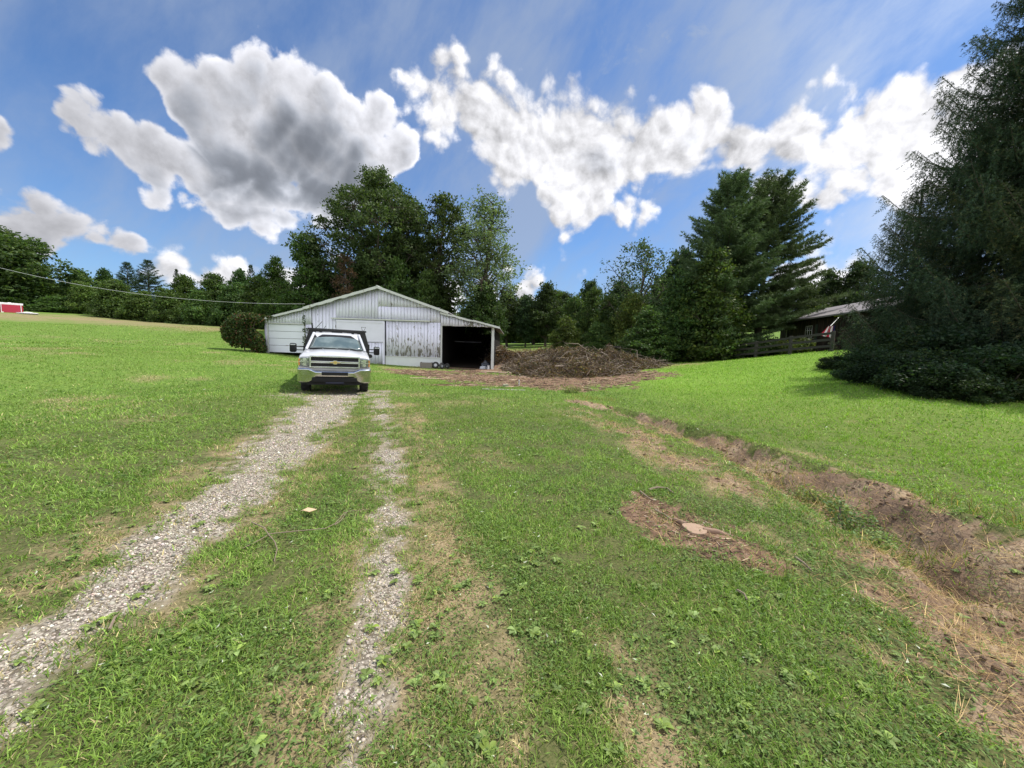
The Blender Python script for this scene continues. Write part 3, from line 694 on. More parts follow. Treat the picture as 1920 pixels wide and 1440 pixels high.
# wood behind the brush pile
dk = make_broadleaf('woodland_tree', 41, 15, 10, base=.15, lobes=24, leaf=.24, clump=.8, dens=1.0, col=(.036, .062, .026), per_clump=34, top=.35)
lt = make_broadleaf('woodland_tree', 42, 9, 8, base=.03, lobes=22, leaf=.17, clump=.6, dens=1.0, col=(.068, .105, .030), per_clump=34, top=.25, warm=.2)
for px, Y, top, wp, lab, pr in [(950,62,535,80,'dark tree just right of the barn in the far wood',dk), (985,60,548,50,'narrow dark tree in the gap right of the barn',dk), (1022,60,524,75,'round topped bluish tree in the middle of the gap',dk),
      (1060,66,545,60,'distant tree behind the light green one',dk), (1075,47,548,80,'light green tree standing over the brush pile',lt), (1112,45,530,75,'yellow green tree right of the light green one',lt), (1060,40,590,75,'low bush behind the top of the brush pile',lt),
      (1140,42,545,85,'leafy tree behind the right end of the brush pile',lt), (1182,38,540,90,'bushy tree left of the vine draped tree',lt), (1270,44,455,110,'leafy tree between the airy tree and the tallest pine',dk), (1100,58,520,70,'dark tree behind the yellow green one',dk), (1120,39,600,70,'low shrub at the right end of the brush pile',lt), (925,54,560,60,'dark tree showing under the barn eave',dk),
      (1000,68,560,90,'low far tree closing the gap in the wood',dk), (1160,52,520,90,'dark tree behind the airy tree',dk), (1235,46,510,100,'dark tree filling the space below the airy tree',dk)]: plant(pr, px, Y, top, wp, lab, group=GR if px > 1040 else GW)
for i, px in enumerate(list(range(640, 1560, 58))+[930, 975, 1010, 1048, 1090]):
    plant(lt if i % 2 else low1, px+random.uniform(-12, 12), 82+(i % 3)*5, 575-12*(i % 4), 95, 'dark leafy tree of the back row that closes the far wood', group='back row of the far wood')
airy = make_broadleaf('airy_tree', 43, 12, 9, base=.26, lobes=30, leaf=.13, clump=.62, dens=.62, col=(.060, .095, .045), per_clump=19, top=.5, lobe_r=(.11, .2))
plant(airy, 1192, 40, 442, 170, 'thin crowned tree with sky showing through, left of the big pines', group=GR)
bp = make_pine('pine_tree', 44, 17, 10.5, base=.03, col=(.085, .135, .072), tuft=.30, step=.46, power=.60, irr=.34, twigk=1.35, per=13)
plant(bp, 1345, 34, 322, 225, 'tallest green pine, its top left of a second pine', rz=0.5, group='big pines by the fence')
bp2 = make_pine('pine_tree', 45, 16, 10.5, base=.17, col=(.070, .112, .062), tuft=.30, step=.46, power=.52, irr=.42, twigk=1.3, per=13)
plant(bp2, 1418, 35.5, 334, 225, 'darker pine with long open branches reaching right', rz=2.5, group='big pines by the fence')
cov = make_broadleaf('vine_draped_tree', 46, 9, 6, base=.0, lobes=24, leaf=.12, clump=.5, dens=1.1, col=(.060, .098, .028), warm=.22, per_clump=36, top=.25, lobe_r=(.16, .26))
plant(cov, 1330, 31.5, 462, 150, 'tree draped in olive vines in front of the tall pine', rz=1, group=GR)
plant(cov, 1265, 32.5, 500, 105, 'leafy tree left of the olive vine draped tree', rz=3, group=GR)
plant(cov, 1215, 31, 570, 110, 'silvery low bushy tree over the rail fence', rz=4, group=GR)
for px, Y, top, wp, lab, pr in [(1500,44,520,90,'green tree filling the gap behind the house roof',dk),(1545,46,500,80,'green tree between the open pine and the spruces',dk),(1600,44,480,100,'green tree hidden behind the smaller spruce',dk)]: plant(pr, px, Y, top, wp, lab, group=GR)
yel = make_shrub('lilac_bush', 47, 4, 4, leaf=.13, col=(.17, .24, .035), n=2600)
plant(yel, 1524, 45, 562, 60, 'sunlit yellow green bush over the house roof', 'bush', rz=1)
gs_ = make_shrub('garden_shrub', 58, 1.4, 2.2, leaf=.07, col=(.075, .105, .035), n=2600, lobes=20, lobr=(.08, .26), warm=.25)
for px, Y, top, wp, lab in [(1388,34.5,640,60,'light green shrub behind the rail fence, left of three'), (1436,32,634,70,'light green shrub behind the rail fence, middle of three'), (1492,29.5,632,60,'shrub behind the rail fence below the house window')]: plant(gs_, px, Y, top, wp, lab, 'bush', 'shrubs behind the rail fence')
wd_ = make_shrub('weed_clump', 54, .5, .6, leaf=.020, col=(.13, .17, .06), n=300, lobes=9, warm=.2)
for px, py, s_, lab in [(1590,958,1.0,'leafy weed clump in the ditch, largest of the row'), (1640,1010,.8,'leafy weed clump in the ditch below the largest one'), (1478,892,.7,'small weed clump in the middle of the ditch'), (1340,838,.6,'small weed clump at the upper end of the ditch'), (1545,925,.8,'weed clump just above the largest one in the ditch'), (1690,1025,.55,'small weed clump at the lower right of the ditch row'), (1075,738,1.1,'low weedy tuft where the ditch meets the bare earth')]:
    o = wd_ if wd_.name not in PROTO_USED else copy_tree(wd_); PROTO_USED[wd_.name] = 1; o.name = 'weed_clump'
    o.location = gp(px, py, -.03); o.scale = (s_, s_, s_*.7); o.rotation_euler.z = random.uniform(0, 6); tag(o, lab, 'weed', 'weed clumps in the ditch')
# near spruces on the right
sp1 = make_spruce('spruce_tree', 51, 15.5, 10.5, strands=1.45, power=.62, col=(.042, .062, .036))
plant(sp1, 1905, 13.2, -190, 560, 'huge dark spruce running out of the top right corner', rz=0.3, group='weeping spruces on the right')
sp2 = make_spruce('spruce_tree', 52, 9.5, 7.0, strands=1.0, power=.72, col=(.042, .066, .040))
plant(sp2, 1692, 17.5, 335, 240, 'smaller spruce with drooping twigs beside the flag', rz=1.3, group='weeping spruces on the right')
plant(sp1, 2140, 11.5, -300, 760, 'dark spruce added mostly beyond the right edge to shade the shrubs', rz=3.3, group='weeping spruces on the right')  # extra spruce, mostly out of view, added to shade the hedge foot
plant(sp2, 1795, 15.2, 215, 290, 'spruce standing between the huge one and the smaller one', rz=2.6, group='weeping spruces on the right')
und = make_shrub('undergrowth_bush', 53, 1.6, 2.6, leaf=.042, col=(.021, .038, .017), n=8000, lobes=30, lobr=(.06, .24))
und2 = make_shrub('undergrowth_bush', 57, 1.5, 2.2, leaf=.036, col=(.034, .056, .022), n=6500, lobes=26, lobr=(.05, .22), warm=.3)
for i, (px, Y, top, wp, lab) in enumerate([(1582,16.8,662,75,'dark shrub at the lawn edge nearest the flag'), (1628,13.2,660,105,'dark shrub at the bend of the lawn edge'), (1672,11.6,645,150,'shrub under the smaller spruce, second from the bend'), (1735,10.3,655,150,'shrub in the middle of the dark hedge foot'),
        (1800,9.6,640,200,'shrub left of the rightmost one in the hedge foot'), (1880,9.3,672,190,'second shrub from the right in the dark hedge foot'), (1930,9.6,625,150,'rightmost shrub of the dark hedge foot'), (1835,8.9,700,110,'lowest shrub of the dark hedge foot, out on the lawn edge'), (1770,9.4,690,110,'low sprawling shrub left of the lowest one'), (1700,13.6,612,170,'shrub behind the hedge foot, in deep shade'), (1850,11.3,600,240,'tall shrub in deep shade below the huge spruce')]):
    plant(und2 if i % 2 else und, px, Y, top, wp, lab, 'bush', 'shrubs at the foot of the spruces')

# ------------------------------------------------------------------ barn
def m_oldpaint(q, b, peel=.5, base=(.81, .80, .95), wood=(.20, .19, .18), sx_=1.0):
    p = obc(q); x, y, z = q.sep(p)
    st = q.comb(q.m('MULTIPLY', x, 7.0), q.m('MULTIPLY', y, 7.0), q.m('MULTIPLY', z, 2.2))
    n1 = q.noise(st, 1.0, 6, .68); big = q.noise(p, .55, 3, .5); grain = q.noise(q.comb(q.m('MULTIPLY', x, 60), q.m('MULTIPLY', y, 60), q.m('MULTIPLY', z, 2)), 1, 3, .6)
    lowb = attr(q, 'peel')
    th = q.m('SUBTRACT', .77-.06*peel, q.m('ADD', q.m('MULTIPLY', big, .14*peel), q.m('MULTIPLY', lowb, .24)))
    m_ = q.ss(n1, th, q.m('ADD', th, .025))
    c = q.mix(q.ss(q.noise(p, 1.4, 5, .6), .35, .7), base, tuple(k*.92 for k in base))
    c = q.mix(q.m('MULTIPLY', grain, .12), c, (.45, .45, .48))
    w_ = q.mix(grain, wood, tuple(k*1.7 for k in wood))
    setb(q, b, q.mix(m_, c, w_), .75, 0, .25, bump(q, q.m('SUBTRACT', q.m('MULTIPLY', grain, .3), m_), .4, .01))
M_WPAINT = mat('old_white_paint', m_oldpaint)
M_WPAINT2 = mat('door_white_paint', lambda q, b: m_oldpaint(q, b, .0, (.77, .75, .88), (.34, .30, .32)))
M_TRIM = mat('weathered_trim', lambda q, b: m_oldpaint(q, b, 1.1, (.60, .61, .58), (.22, .20, .17)))
M_GDOOR = simple('garage_door_white', (.72, .73, .82), .5, var=.05, scale=2)
M_FOUND = simple('whitewashed_block', (.66, .68, .68), .85, var=.10, scale=3, bmp=.3)
M_DWOOD = simple('shade_dark_old_wood', (.018, .016, .015), .9, spec=.1, var=.4, scale=4)  # old wood set near black, shade of the open bay put into its colour
M_ROOFM = simple('roof_sheet', (.30, .29, .28), .6, var=.25, scale=2)
M_RUST = simple('rusty_metal', (.14, .085, .06), .8, var=.3, scale=8)
BY = 25.0
barn = empty('barn', (-8.7, BY, .2)); BX, BZ = -8.7, .2
tag(barn, 'long white barn with peeling paint, a garage door and one dark open bay', 'barn')
def L_(x, z): return (x-BX, z-BZ)
def boards(x0, x1, zb, zt, name, mat_, y=0.0, w=.215, th=.028, parent=barn, peelf=None, jit=.004, par=True):
    """vertical siding; zb, zt functions of x"""
    V = []; F = []; P = []; n_ = max(1, round((x1-x0)/w)); ww = (x1-x0)/n_; g = random.Random(int(x0*100)+int(y*991))
    for i in range(n_):
        a = x0+i*ww+g.choice((.002, .005, .009, .013)); b = x0+(i+1)*ww-g.choice((.002, .005, .009)); yy = y+g.uniform(-jit, jit); dz = g.uniform(-.008, .012)
        q = len(V)
        for yv in (yy, yy+th):
            for (xx, zf, dd) in ((a, zb, dz), (b, zb, dz), (b, zt, 0), (a, zt, 0)): V.append((xx-BX, yv, zf(xx)+dd-BZ)); P.append(g.choice((0, .1, .3, .5)) if peelf is None else peelf(xx, zf(xx))*g.choice((.6, .9, 1.1)))
        F += [(q, q+1, q+2, q+3), (q+4, q+7, q+6, q+5), (q, q+4, q+5, q+1), (q+3, q+2, q+6, q+7), (q, q+3, q+7, q+4), (q+1, q+5, q+6, q+2)]
    V = np.array(V); F = np.array(F)
    # split tall faces so the peel attribute can vary
    return mesh_np(name, V, F, mat_, parent, attrs=dict(peel=np.array(P)))
def roofz(x): return 5.13-(abs(x+8.70))*(.323 if x > -8.7 else .310)
zr = lambda x: roofz(x)-.02
# main gable wall: above the doors, beside the doors
boards(-13.0, -11.45, lambda x: .45, zr, 'wall', M_WPAINT)
boards(-11.45, -8.75, lambda x: 3.04, zr, 'wall', M_WPAINT)
boards(-8.75, -4.75, lambda x: 3.96, lambda x: max(zr(x), 3.97), 'wall', M_WPAINT, y=-.012)
boards(-8.75, -4.72, lambda x: 3.04, lambda x: min(3.95, zr(x)), 'wall', M_WPAINT, peelf=lambda x, z: .25)
boards(-8.25, -4.72, lambda x: .78, lambda x: 3.03, 'wall', M_WPAINT, y=.01, w=.205, peelf=lambda x, z: 1.0 if z < 1.5 else .45)
MB().box((-6.50-BX, .08, .43-BZ), (3.56, .16, .68)).build('foundation', M_FOUND, barn, bevel=.01)
MB().box((-6.50-BX, -.012, .775-BZ), (3.56, .05, .05)).build('sill_board', M_TRIM, barn)
# sliding door with flat sheet and a lower leaf
dr = MB().box((-9.86-BX, -.05, 2.36-BZ), (3.10, .045, 1.34)).build('sliding_door', M_WPAINT2, barn)
boards(-11.40, -8.31, lambda x: .26, lambda x: 1.62, 'door_leaf', M_WPAINT, y=-.06, parent=dr, w=.2)
MB().box((-9.86-BX, -.075, 2.93-BZ), (3.12, .04, .10)).box((-9.86-BX, -.078, 1.66-BZ), (3.12, .05, .035)).box((-8.34-BX, -.085, 1.6-BZ), (.10, .03, 2.7)).build('door_rail', M_WPAINT2, dr)
tk = MB().box((-8.55-BX, -.10, 3.10-BZ), (6.35, .09, .075)).build('door_track', M_TRIM, barn, bevel=.006)
# left lean-to
zl = lambda x: 2.90+(x+16.1)*.272
boards(-16.08, -13.03, lambda x: 2.66, lambda x: zl(x)-.03, 'wall', M_WPAINT, w=.19)
boards(-16.08, -15.84, lambda x: .6, lambda x: 2.65, 'wall', M_WPAINT, w=.24)
boards(-13.48, -13.03, lambda x: .5, lambda x: 2.65, 'wall', M_WPAINT, w=.22)
gd = empty('garage_door', (-14.66-BX, .06, .80-BZ)); gd.parent = barn
pnl = MB()
for i in range(4): pnl.box((0, 0, .225+i*.455), (2.34, .05, .437), bev=.008)
pnl.build('door_panel', M_GDOOR, gd)
MB().box((0, -.035, .46), (.12, .02, .03)).build('handle', M_RUST, gd)
MB().box((-14.66-BX, -.01, 2.665-BZ), (2.5, .06, .07)).box((-15.86-BX, -.01, 1.66-BZ), (.07, .06, 1.93)).box((-13.46-BX, -.01, 1.66-BZ), (.07, .06, 1.93)).build('door_frame', M_TRIM, barn)
# right lean-to
zq = lambda x: 3.64+(x+4.7)*-.222
boards(-4.70, -1.28, lambda x: 2.84, lambda x: max(zq(x)-.03, 2.86), 'wall', M_WPAINT, w=.19, peelf=lambda x, z: 1.0 if -3.3 < x < -2.3 else .2)
pst = MB().box((-1.33-BX, .06, 1.45-BZ), (.17, .17, 2.80), bev=.01).build('post', M_TRIM, barn)
MB().box((-4.66-BX, .08, 1.45-BZ), (.09, .14, 2.8)).build('post', M_TRIM, barn)
# body of the barn behind the front
def wallbox(a, b, z0, z1, y0, y1): return ((a+b)/2-BX, (y0+y1)/2, (z0+z1)/2-BZ), (b-a, y1-y0, z1-z0)
_fx, _fy = np.meshgrid(np.linspace(-4.64, -1.36, 12), np.linspace(BY+.25, BY+11.9, 30), indexing='ij'); _fi = (np.arange(11)[:, None]*30+np.arange(29)[None]).ravel()
mesh_np('bay_floor', np.c_[_fx.ravel()-BX, _fy.ravel()-BY, ground(_fx.ravel(), _fy.ravel())+.05-BZ], np.c_[_fi, _fi+30, _fi+31, _fi+1], simple('shade_dark_floor', (.022, .018, .015), .95, spec=.05), barn)  # floor sheet added near black, the bay's shade is in its colour
inn = MB()
for q_ in (wallbox(-4.73, -4.63, 0, 3.6, .2, 12), wallbox(-1.36, -1.28, -.1, 2.75, .2, 12), wallbox(-16.1, -1.28, -.2, 2.75, 11.9, 12.0), wallbox(-13.0, -4.7, 2.8, 3.85, 11.9, 12.0), wallbox(-16.12, -16.02, .2, 2.80, .06, 12),
            wallbox(-13.02, -4.7, .1, 3.0, .25, .30)): inn.box(*q_)
inn.build('inner_wall', M_DWOOD, barn)
MB().prism([L_(-13.0, 3.7), L_(-4.7, 3.7), L_(-8.7, 5.05)], 'y', 11.85, 11.95).build('rear_gable', M_DWOOD, barn); MB().prism([L_(-13.0, 3.75), L_(-4.75, 3.75), L_(-8.7, 4.98)], 'y', .10, .15).build('gable_lining', M_DWOOD, barn)
MB().box(*wallbox(-4.4, -2.4, 1.86, 1.93, 4.0, 4.06)).build('interior_rail', simple('pale_rail', (.10, .10, .12), .6), barn)
rf = MB()
def slab(x0, z0, x1, z1, y0, y1, t=.05): rf.prism([L_(x0, z0), L_(x1, z1), L_(x1, z1+t), L_(x0, z0+t)], 'y', y0, y1)
slab(-13.35, roofz(-13.35), -8.7, 5.13, -.32, 12.2); slab(-8.699, 5.13, -4.22, roofz(-4.22), -.32, 12.2)
slab(-16.45, zl(-16.45), -12.95, zl(-12.95), -.25, 12.1); slab(-4.78, zq(-4.78), -.92, zq(-.92), -.25, 12.1)
roof = rf.build('roof', M_ROOFM, barn)
def rake(x0, z0, x1, z1, h, y0, y1, rag=0.0, name='rake_board', seed=0):
    g = random.Random(seed); m_ = MB(); n_ = max(2, int(abs(x1-x0)/.28)); top = []; bot = []
    for i in range(n_+1):
        t = i/n_; x = x0+(x1-x0)*t; z = z0+(z1-z0)*t; top.append((x, z+.055+g.uniform(-1, 1)*rag*.4)); bot.append((x, z-h+g.uniform(-1, 1)*rag))
    for i in range(n_):
        m_.prism([L_(*bot[i]), L_(*bot[i+1]), L_(*top[i+1]), L_(*top[i])], 'y', y0, y1)
    return m_.build(name, M_TRIM, roof)
rake(-13.40, roofz(-13.40), -8.70, 5.14, .11, -.36, -.325, .035, seed=1); rake(-8.70, 5.14, -4.18, roofz(-4.18), .10, -.36, -.325, .006, seed=2)
rake(-16.5, zl(-16.5), -13.02, zl(-13.02), .075, -.29, -.255, .008, seed=3); rake(-4.70, zq(-4.70), -2.6, zq(-2.6), .05, -.29, -.255, .03, seed=4); rake(-2.6, zq(-2.6)+.03, -.88, zq(-.88)+.02, .06, -.30, -.255, .012, seed=5)
MB().cyl((-8.7-BX, -.36, 5.16-BZ), (-8.7-BX, 12.2, 5.16-BZ), .07, seg=8).build('ridge_cap', M_TRIM, roof)

# vine on the lean-to corner
def leafmass(name, blobs, n, leaf, col, seed=0, warm=.15, parent=None, brown=0.0, m_=None):
    g = np.random.default_rng(seed); C = []
    vol = np.array([b[3]*b[4]*b[5] for b in blobs])**.7; vol /= vol.sum()
    for b, k in zip(blobs, (vol*n).astype(int)):
        d = unit(k, g)*(g.uniform(.25, 1.05, k)**.5)[:, None]; C.append(np.array(b[:3])+d*np.array(b[3:6]))
    C = np.concatenate(C); V, F = cards(C, leaf*g.uniform(.6, 1.3, len(C)), .6, .2, g); c = leafcol(len(C), col, .3, g, warm)
    if brown: c = np.where(np.repeat(g.random(len(C)) < brown, 4)[:, None], np.array([[.12, .06, .045]])*np.exp(g.normal(0, .3, (len(C)*4, 1))), c)
    return mesh_np(name, V, F, m_ or M_LEAF, parent, attrs=dict(lc=np.clip(c, 0, 1)))
vine = empty('climbing_vine', (-17.2, 24.6, gz(-17.2, 24.6))); tag(vine, 'bushy dark vine smothering the left corner of the barn', 'vine')
vz = vine.location.z
vine.scale = (.88, .9, .97)
bl = [(-.3,0,1.2,1.15,.8,1.0), (.45,.1,2.0,.95,.6,.55), (-.1,0,1.9,.9,.7,.6), (-.95,.1,1.3,.6,.6,.8), (.9,-.1,.7,.7,.5,.6), (1.25,-.15,.25,.5,.4,.45), (.5,-.2,.9,.8,.5,.7), (1.15,-.35,2.12,.7,.14,.14), (2.0,-.42,2.28,.55,.08,.10), (.95,-.3,1.15,.25,.12,.45), (1.35,-.35,.75,.15,.1,.35)]
leafmass('foliage', bl, 15000, .075, (.042, .070, .026), 5, .25, vine, brown=.13)
V, F = tubes([(np.array([[.9, .1, -.1], [1.0, -.1, .8], [.9, -.2, 1.6], [1.3, -.4, 2.15], [2.3, -.45, 2.35]]), [.04, .03, .03, .02, .01]), (np.array([[.1, 0, -.1], [0, 0, 1], [-.4, 0, 1.8]]), [.05, .03, .01]), (np.array([[.5, 0, -.1], [.8, -.2, .8], [1.35, -.3, 1.2]]), [.03, .02, .008])], 5)
mesh_np('stem', V, F, M_BARK, vine)
sap = empty('weed_sapling', (-13.35, 24.75, gz(-13.35, 24.75))); tag(sap, 'thin leafy sapling against the wall between garage door and gable', 'sapling')
V, F = tubes([(np.array([[0, 0, 0], [.05, -.05, 1.2], [-.03, -.05, 2.6]]), [.02, .015, .004])], 5); mesh_np('stem', V, F, M_BARK, sap)
leafmass('foliage', [(0,-.05,2.4,.10,.08,.40), (.1,-.05,1.75,.22,.1,.18), (0,0,1.1,.15,.1,.4)], 260, .055, (.05,.085,.035), 9, parent=sap)

# ------------------------------------------------------------------ overhead wire
wire = MB(); A = Vector(at(-150, 460, 26)); B_ = Vector((-13.3, 24.72, 3.93)); pts = []
for i in range(41):
    t = i/40; p = A.lerp(B_, t); p.z -= 4*1.0*t*(1-t); pts.append(p)
wire.tube(pts, .012, 5)
wo = wire.build('overhead_wire', simple('wire_grey', (.42, .43, .42), .6, var=.02), smooth=True); tag(wo, 'thin pale wire sagging from the left down to the barn eave', 'wire')
# the pole that carries it, outside the frame
# ------------------------------------------------------------------ brush pile
def brush(name, blobs, nst, nlf, seed, label):
    g = np.random.default_rng(seed); t0 = empty(name); c0 = np.array([blobs[0][0], blobs[0][1]]); z0 = gz(*c0); t0.location = (c0[0], c0[1], z0)
    P = []; w = np.array([b[3]*b[4] for b in blobs]); w = w/w.sum()
    def samp(k):
        bi = g.choice(len(blobs), k, p=w); b = np.array(blobs)[bi]; r = np.sqrt(g.random(k)); a = g.uniform(0, 6.283, k)
        x = b[:, 0]+np.cos(a)*r*b[:, 3]; y = b[:, 1]+np.sin(a)*r*b[:, 4]; h = b[:, 2]*np.clip(1-r**2.0, 0, 1)*(.15+1.5*fbm(x, y, 1.1, 3, 2))*.86
        return x, y, ground(x, y)+h*g.uniform(.55, 1.06, k)-z0
    x, y, z = samp(nst)
    for i in range(nst):
        th = g.uniform(0, 6.283); el = g.normal(.1, .38); L = g.uniform(.35, 1.5)*(1.5 if g.random() < .06 else 1); d = np.array([math.cos(th)*math.cos(el), math.sin(th)*math.cos(el), math.sin(el)])
        p = np.array([x[i]-c0[0], y[i]-c0[1], z[i]]); bend = g.normal(size=3)*.12*L; r = g.uniform(.005, .018)*(2.0 if g.random() < .05 else 1)
        P.append((np.array([p-d*L/2, p+bend, p+d*L/2+bend*.3]), [r, r*.8, r*.35]))
    V, F = tubes(P, 3); nb = len(P)
    cc = np.repeat(np.where(g.random((nb, 1)) < .30, np.array([[.30, .25, .20]]), np.array([[.105, .078, .058]]))*np.exp(g.normal(0, .3, (nb, 1))), 9, 0)
    mesh_np('branches', V, F, mat('brush_wood', lambda q, b: setb(q, b, attr(q, 'lc', 'Color'), .85, 0, .2)), t0, attrs=dict(lc=np.clip(cc, 0, .6)))
    x, y, z = samp(nlf); C = np.c_[x-c0[0], y-c0[1], z]; V, F = cards(C, g.uniform(.03, .10, nlf), .5, .1, g)
    u = g.random((nlf, 1)); col = np.where(u < .62, np.array([[.10, .062, .042]]), np.where(u < .85, np.array([[.065, .062, .032]]), np.array([[.20, .15, .095]])))*np.exp(g.normal(0, .3, (nlf, 1)))
    mesh_np('withered_leaves', V, F, M_LEAF, t0, attrs=dict(lc=np.repeat(np.clip(col, 0, .6), 4, 0))); tag(t0, label, 'brush pile'); return t0
def bx_(px, Y): return float(at(px, 650, Y)[0])
brush('brush_pile', [(bx_(1060,24),24,1.45,3.4,2.6), (bx_(1020,25),25.5,1.35,2.8,2.2), (bx_(1110,25),25,1.7,2.8,2.2), (bx_(1075,27),27,1.9,1.6,1.4), (bx_(1140,26),26,1.75,1.3,1.2), (bx_(1150,24),24.5,1.3,2.4,2.0), (bx_(1185,24),25,.75,2.2,1.6), (bx_(1080,21),21.0,.9,2.6,1.5), (bx_(1000,22),22.3,.7,1.2,1.0), (bx_(1130,21),21.3,.6,2.2,1.2), (bx_(1225,26),27,.5,1.6,1.2)], 4300, 42000, 61, 'large brown heap of cut branches and withered leaves beyond the barn')
brush('brush_pile', [(bx_(962,29),29.5,1.2,1.8,1.3), (bx_(990,29),29.5,1.25,1.6,1.3), (bx_(935,28),29,1.15,1.3,1.2), (bx_(1010,29),29.0,1.2,1.4,1.2)], 1500, 14000, 62, 'lower windrow of brush beside the open bay, left of the large heap')
# sticks and bark scattered on the bare earth
g = np.random.default_rng(77); P = []
for i in range(1500):
    px = g.uniform(740, 1230); Y = g.uniform(13.5, 24); x = at(px, 650, Y)[0]
    if un(S_DIRT, np.array([x]), np.array([Y]))[0] < .35: continue
    th = g.uniform(0, 6.283); L = g.uniform(.08, .55); r = g.uniform(.006, .016); z = gz(x, Y)+r
    d = np.array([math.cos(th), math.sin(th), g.uniform(-.05, .12)]); p = np.array([x, Y, z]); P.append((np.array([p-d*L/2, p+np.array([0, 0, .01]), p+d*L/2]), [r, r, r*.5]))
for i in range(420):
    px = g.uniform(1180, 1440); py = g.uniform(920, 1075); x, y = hit(px, py)
    if S_DIRT[-1](np.array([x]), np.array([y]))[0] < .45: continue
    th = g.uniform(0, 6.283); L = g.uniform(.03, .13); r = g.uniform(.002, .006); p = np.array([x, y, gz(x, y)+r]); d = np.array([math.cos(th), math.sin(th), g.uniform(-.05, .2)]); P.append((np.array([p-d*L/2, p, p+d*L/2]), [r, r, r*.5]))
V, F = tubes(P, 4); cc = np.repeat(np.where(g.random((len(P), 1)) < .3, np.array([[.42, .32, .23]]), np.array([[.13, .085, .06]]))*np.exp(g.normal(0, .3, (len(P), 1))), 12, 0)
tag(mesh_np('wood_debris', V, F, mat('debris_wood', lambda q, b: setb(q, b, attr(q, 'lc', 'Color'), .85, 0, .2)), attrs=dict(lc=np.clip(cc, 0, .7))), 'twigs and splinters strewn over the bare earth', 'debris', kind='stuff')
# cut logs / planks of pale wood on the dirt
M_PALEW = simple('pale_split_wood', (.46, .34, .25), .8, var=.25, scale=5, bmp=.4)
def log(px, py, L, r, rz, label, name='cut_log', m_=None, tilt=0.0):
    o = empty(name, gp(px, py, r*.85), rz); mb = MB(); pts = [(-L/2, 0, 0), (-L/6, .02, .01), (L/5, -.02, .0), (L/2, .01, .0)]
    mb.tube(pts, [r, r*.95, r*.9, r*.8], 10); b = mb.build('bark_side', m_ or M_PALEW, o, smooth=True); tag(o, label, 'log'); o.rotation_euler.y = tilt
    cw = simple('cut_wood', (.50, .38, .26), .8); MB().cyl((-L/2-.004, 0, 0), (-L/2-.001, 0, 0), r*.86, seg=12).build('cut_end', cw, o); MB().cyl((L/2+.001, .01, 0), (L/2+.004, .01, 0), r*.70, seg=12).build('cut_end', cw, o)
    return o
log(1005,700,1.1,.10,.05,'short pale log lying in front of the large brush heap'); log(975,682,1.4,.06,.1,'pale pole on the dirt right of the barn post, upper one'); log(950,686,1.2,.05,-.1,'pale pole on the dirt right of the barn post, lower one')
log(930,699,1.9,.045,-.28,'long reddish pole on the dirt at the barn corner'); log(800,711,1.6,.03,.05,'thin pole on the dirt in front of the barn wall')
# ------------------------------------------------------------------ stump cut flush in the bare patch
st = empty('tree_stump', gp(1302, 998, .012)); tag(st, 'pale stump sawn off flush with the soil in the bare patch', 'stump')
m_ = MB(); ring = [(.155*math.cos(a)*(1+.12*math.sin(3*a+1)), .19*math.sin(a)*(1+.10*math.cos(2*a))) for a in [i*6.283/28 for i in range(28)]]
m_.prism(ring, 'z', -.08, .018)
def m_cut(q, b):
    p = obc(q); x, y, z = q.sep(p); r = q.m('SQRT', q.m('ADD', q.m('MULTIPLY', x, x), q.m('MULTIPLY', y, y))); r = q.m('ADD', r, q.m('MULTIPLY', q.noise(p, 9, 3), .03))
    w_ = q.m('SINE', q.m('MULTIPLY', r, 260)); f = q.m('MULTIPLY_ADD', w_, .12, .5)
    setb(q, b, q.mix(q.m('ADD', f, q.m('MULTIPLY', q.noise(p, 14, 4), .35)), (.20, .13, .09), (.38, .27, .19)), .8, 0, .2)
m_.build('cut_face', mat('stump_cut', m_cut), st, bevel=.008)
st.scale = (.62, .62, 1)
V, F = tubes([(np.array([[.12, -.02, 0], [.28, -.08, .01], [.45, -.16, -.01], [.6, -.22, -.05]]), [.035, .028, .022, .01]), (np.array([[-.05, .15, 0], [-.15, .32, .0], [-.3, .42, -.04]]), [.03, .02, .01])], 6); mesh_np('root', V, F, simple('root_wood', (.26, .17, .12), .85, var=.3), st, smooth=True)
# ------------------------------------------------------------------ fallen branch and dead leaf in the wheel-track grass, sticks near the stump
M_STICK = simple('stick_bark', (.20, .15, .11), .85, var=.3, scale=9)
def stick(name, paths, rad, label, cat='stick'):
    m_ = MB()
    for k, pp in enumerate(paths): 
        P_ = [gp(x, y, dz) for x, y, dz in pp]; m_.tube(P_, [rad*(1-.6*i/len(P_))*(1 if k == 0 else .7) for i in range(len(P_))], 6)
    o = m_.build(name, M_STICK, smooth=True); tag(o, label, cat); return o
stick('fallen_branch', [[(472,984,.03),(495,996,.04),(503,1010,.04),(515,1022,.03),(520,1036,.03),(514,1058,.02)], [(503,1010,.03),(480,1020,.02),(455,1032,.02)], [(503,1010,.04),(560,1006,.05),(610,1001,.05),(628,992,.05),(645,972,.05),(655,966,.04),(700,960,.03)], [(628,992,.04),(640,985,.05),(650,972,.06)]], .0055, 'thin forked fallen branch lying across the grass between the wheel tracks', 'branch')
stick('stick', [[(1216,923,.02),(1232,921,.035),(1250,922,.03),(1262,930,.02)]], .014, 'dark curved stick at the upper end of the bare stump patch')
stick('stick', [[(1200,925,.02),(1214,936,.02),(1224,940,.02)]], .011, 'short grey stick beside the dark curved one above the stump')
stick('stick', [[(1228,962,.02),(1245,972,.03),(1262,978,.01)]], .012, 'stick lying on the soil between the grass tuft and the stump')
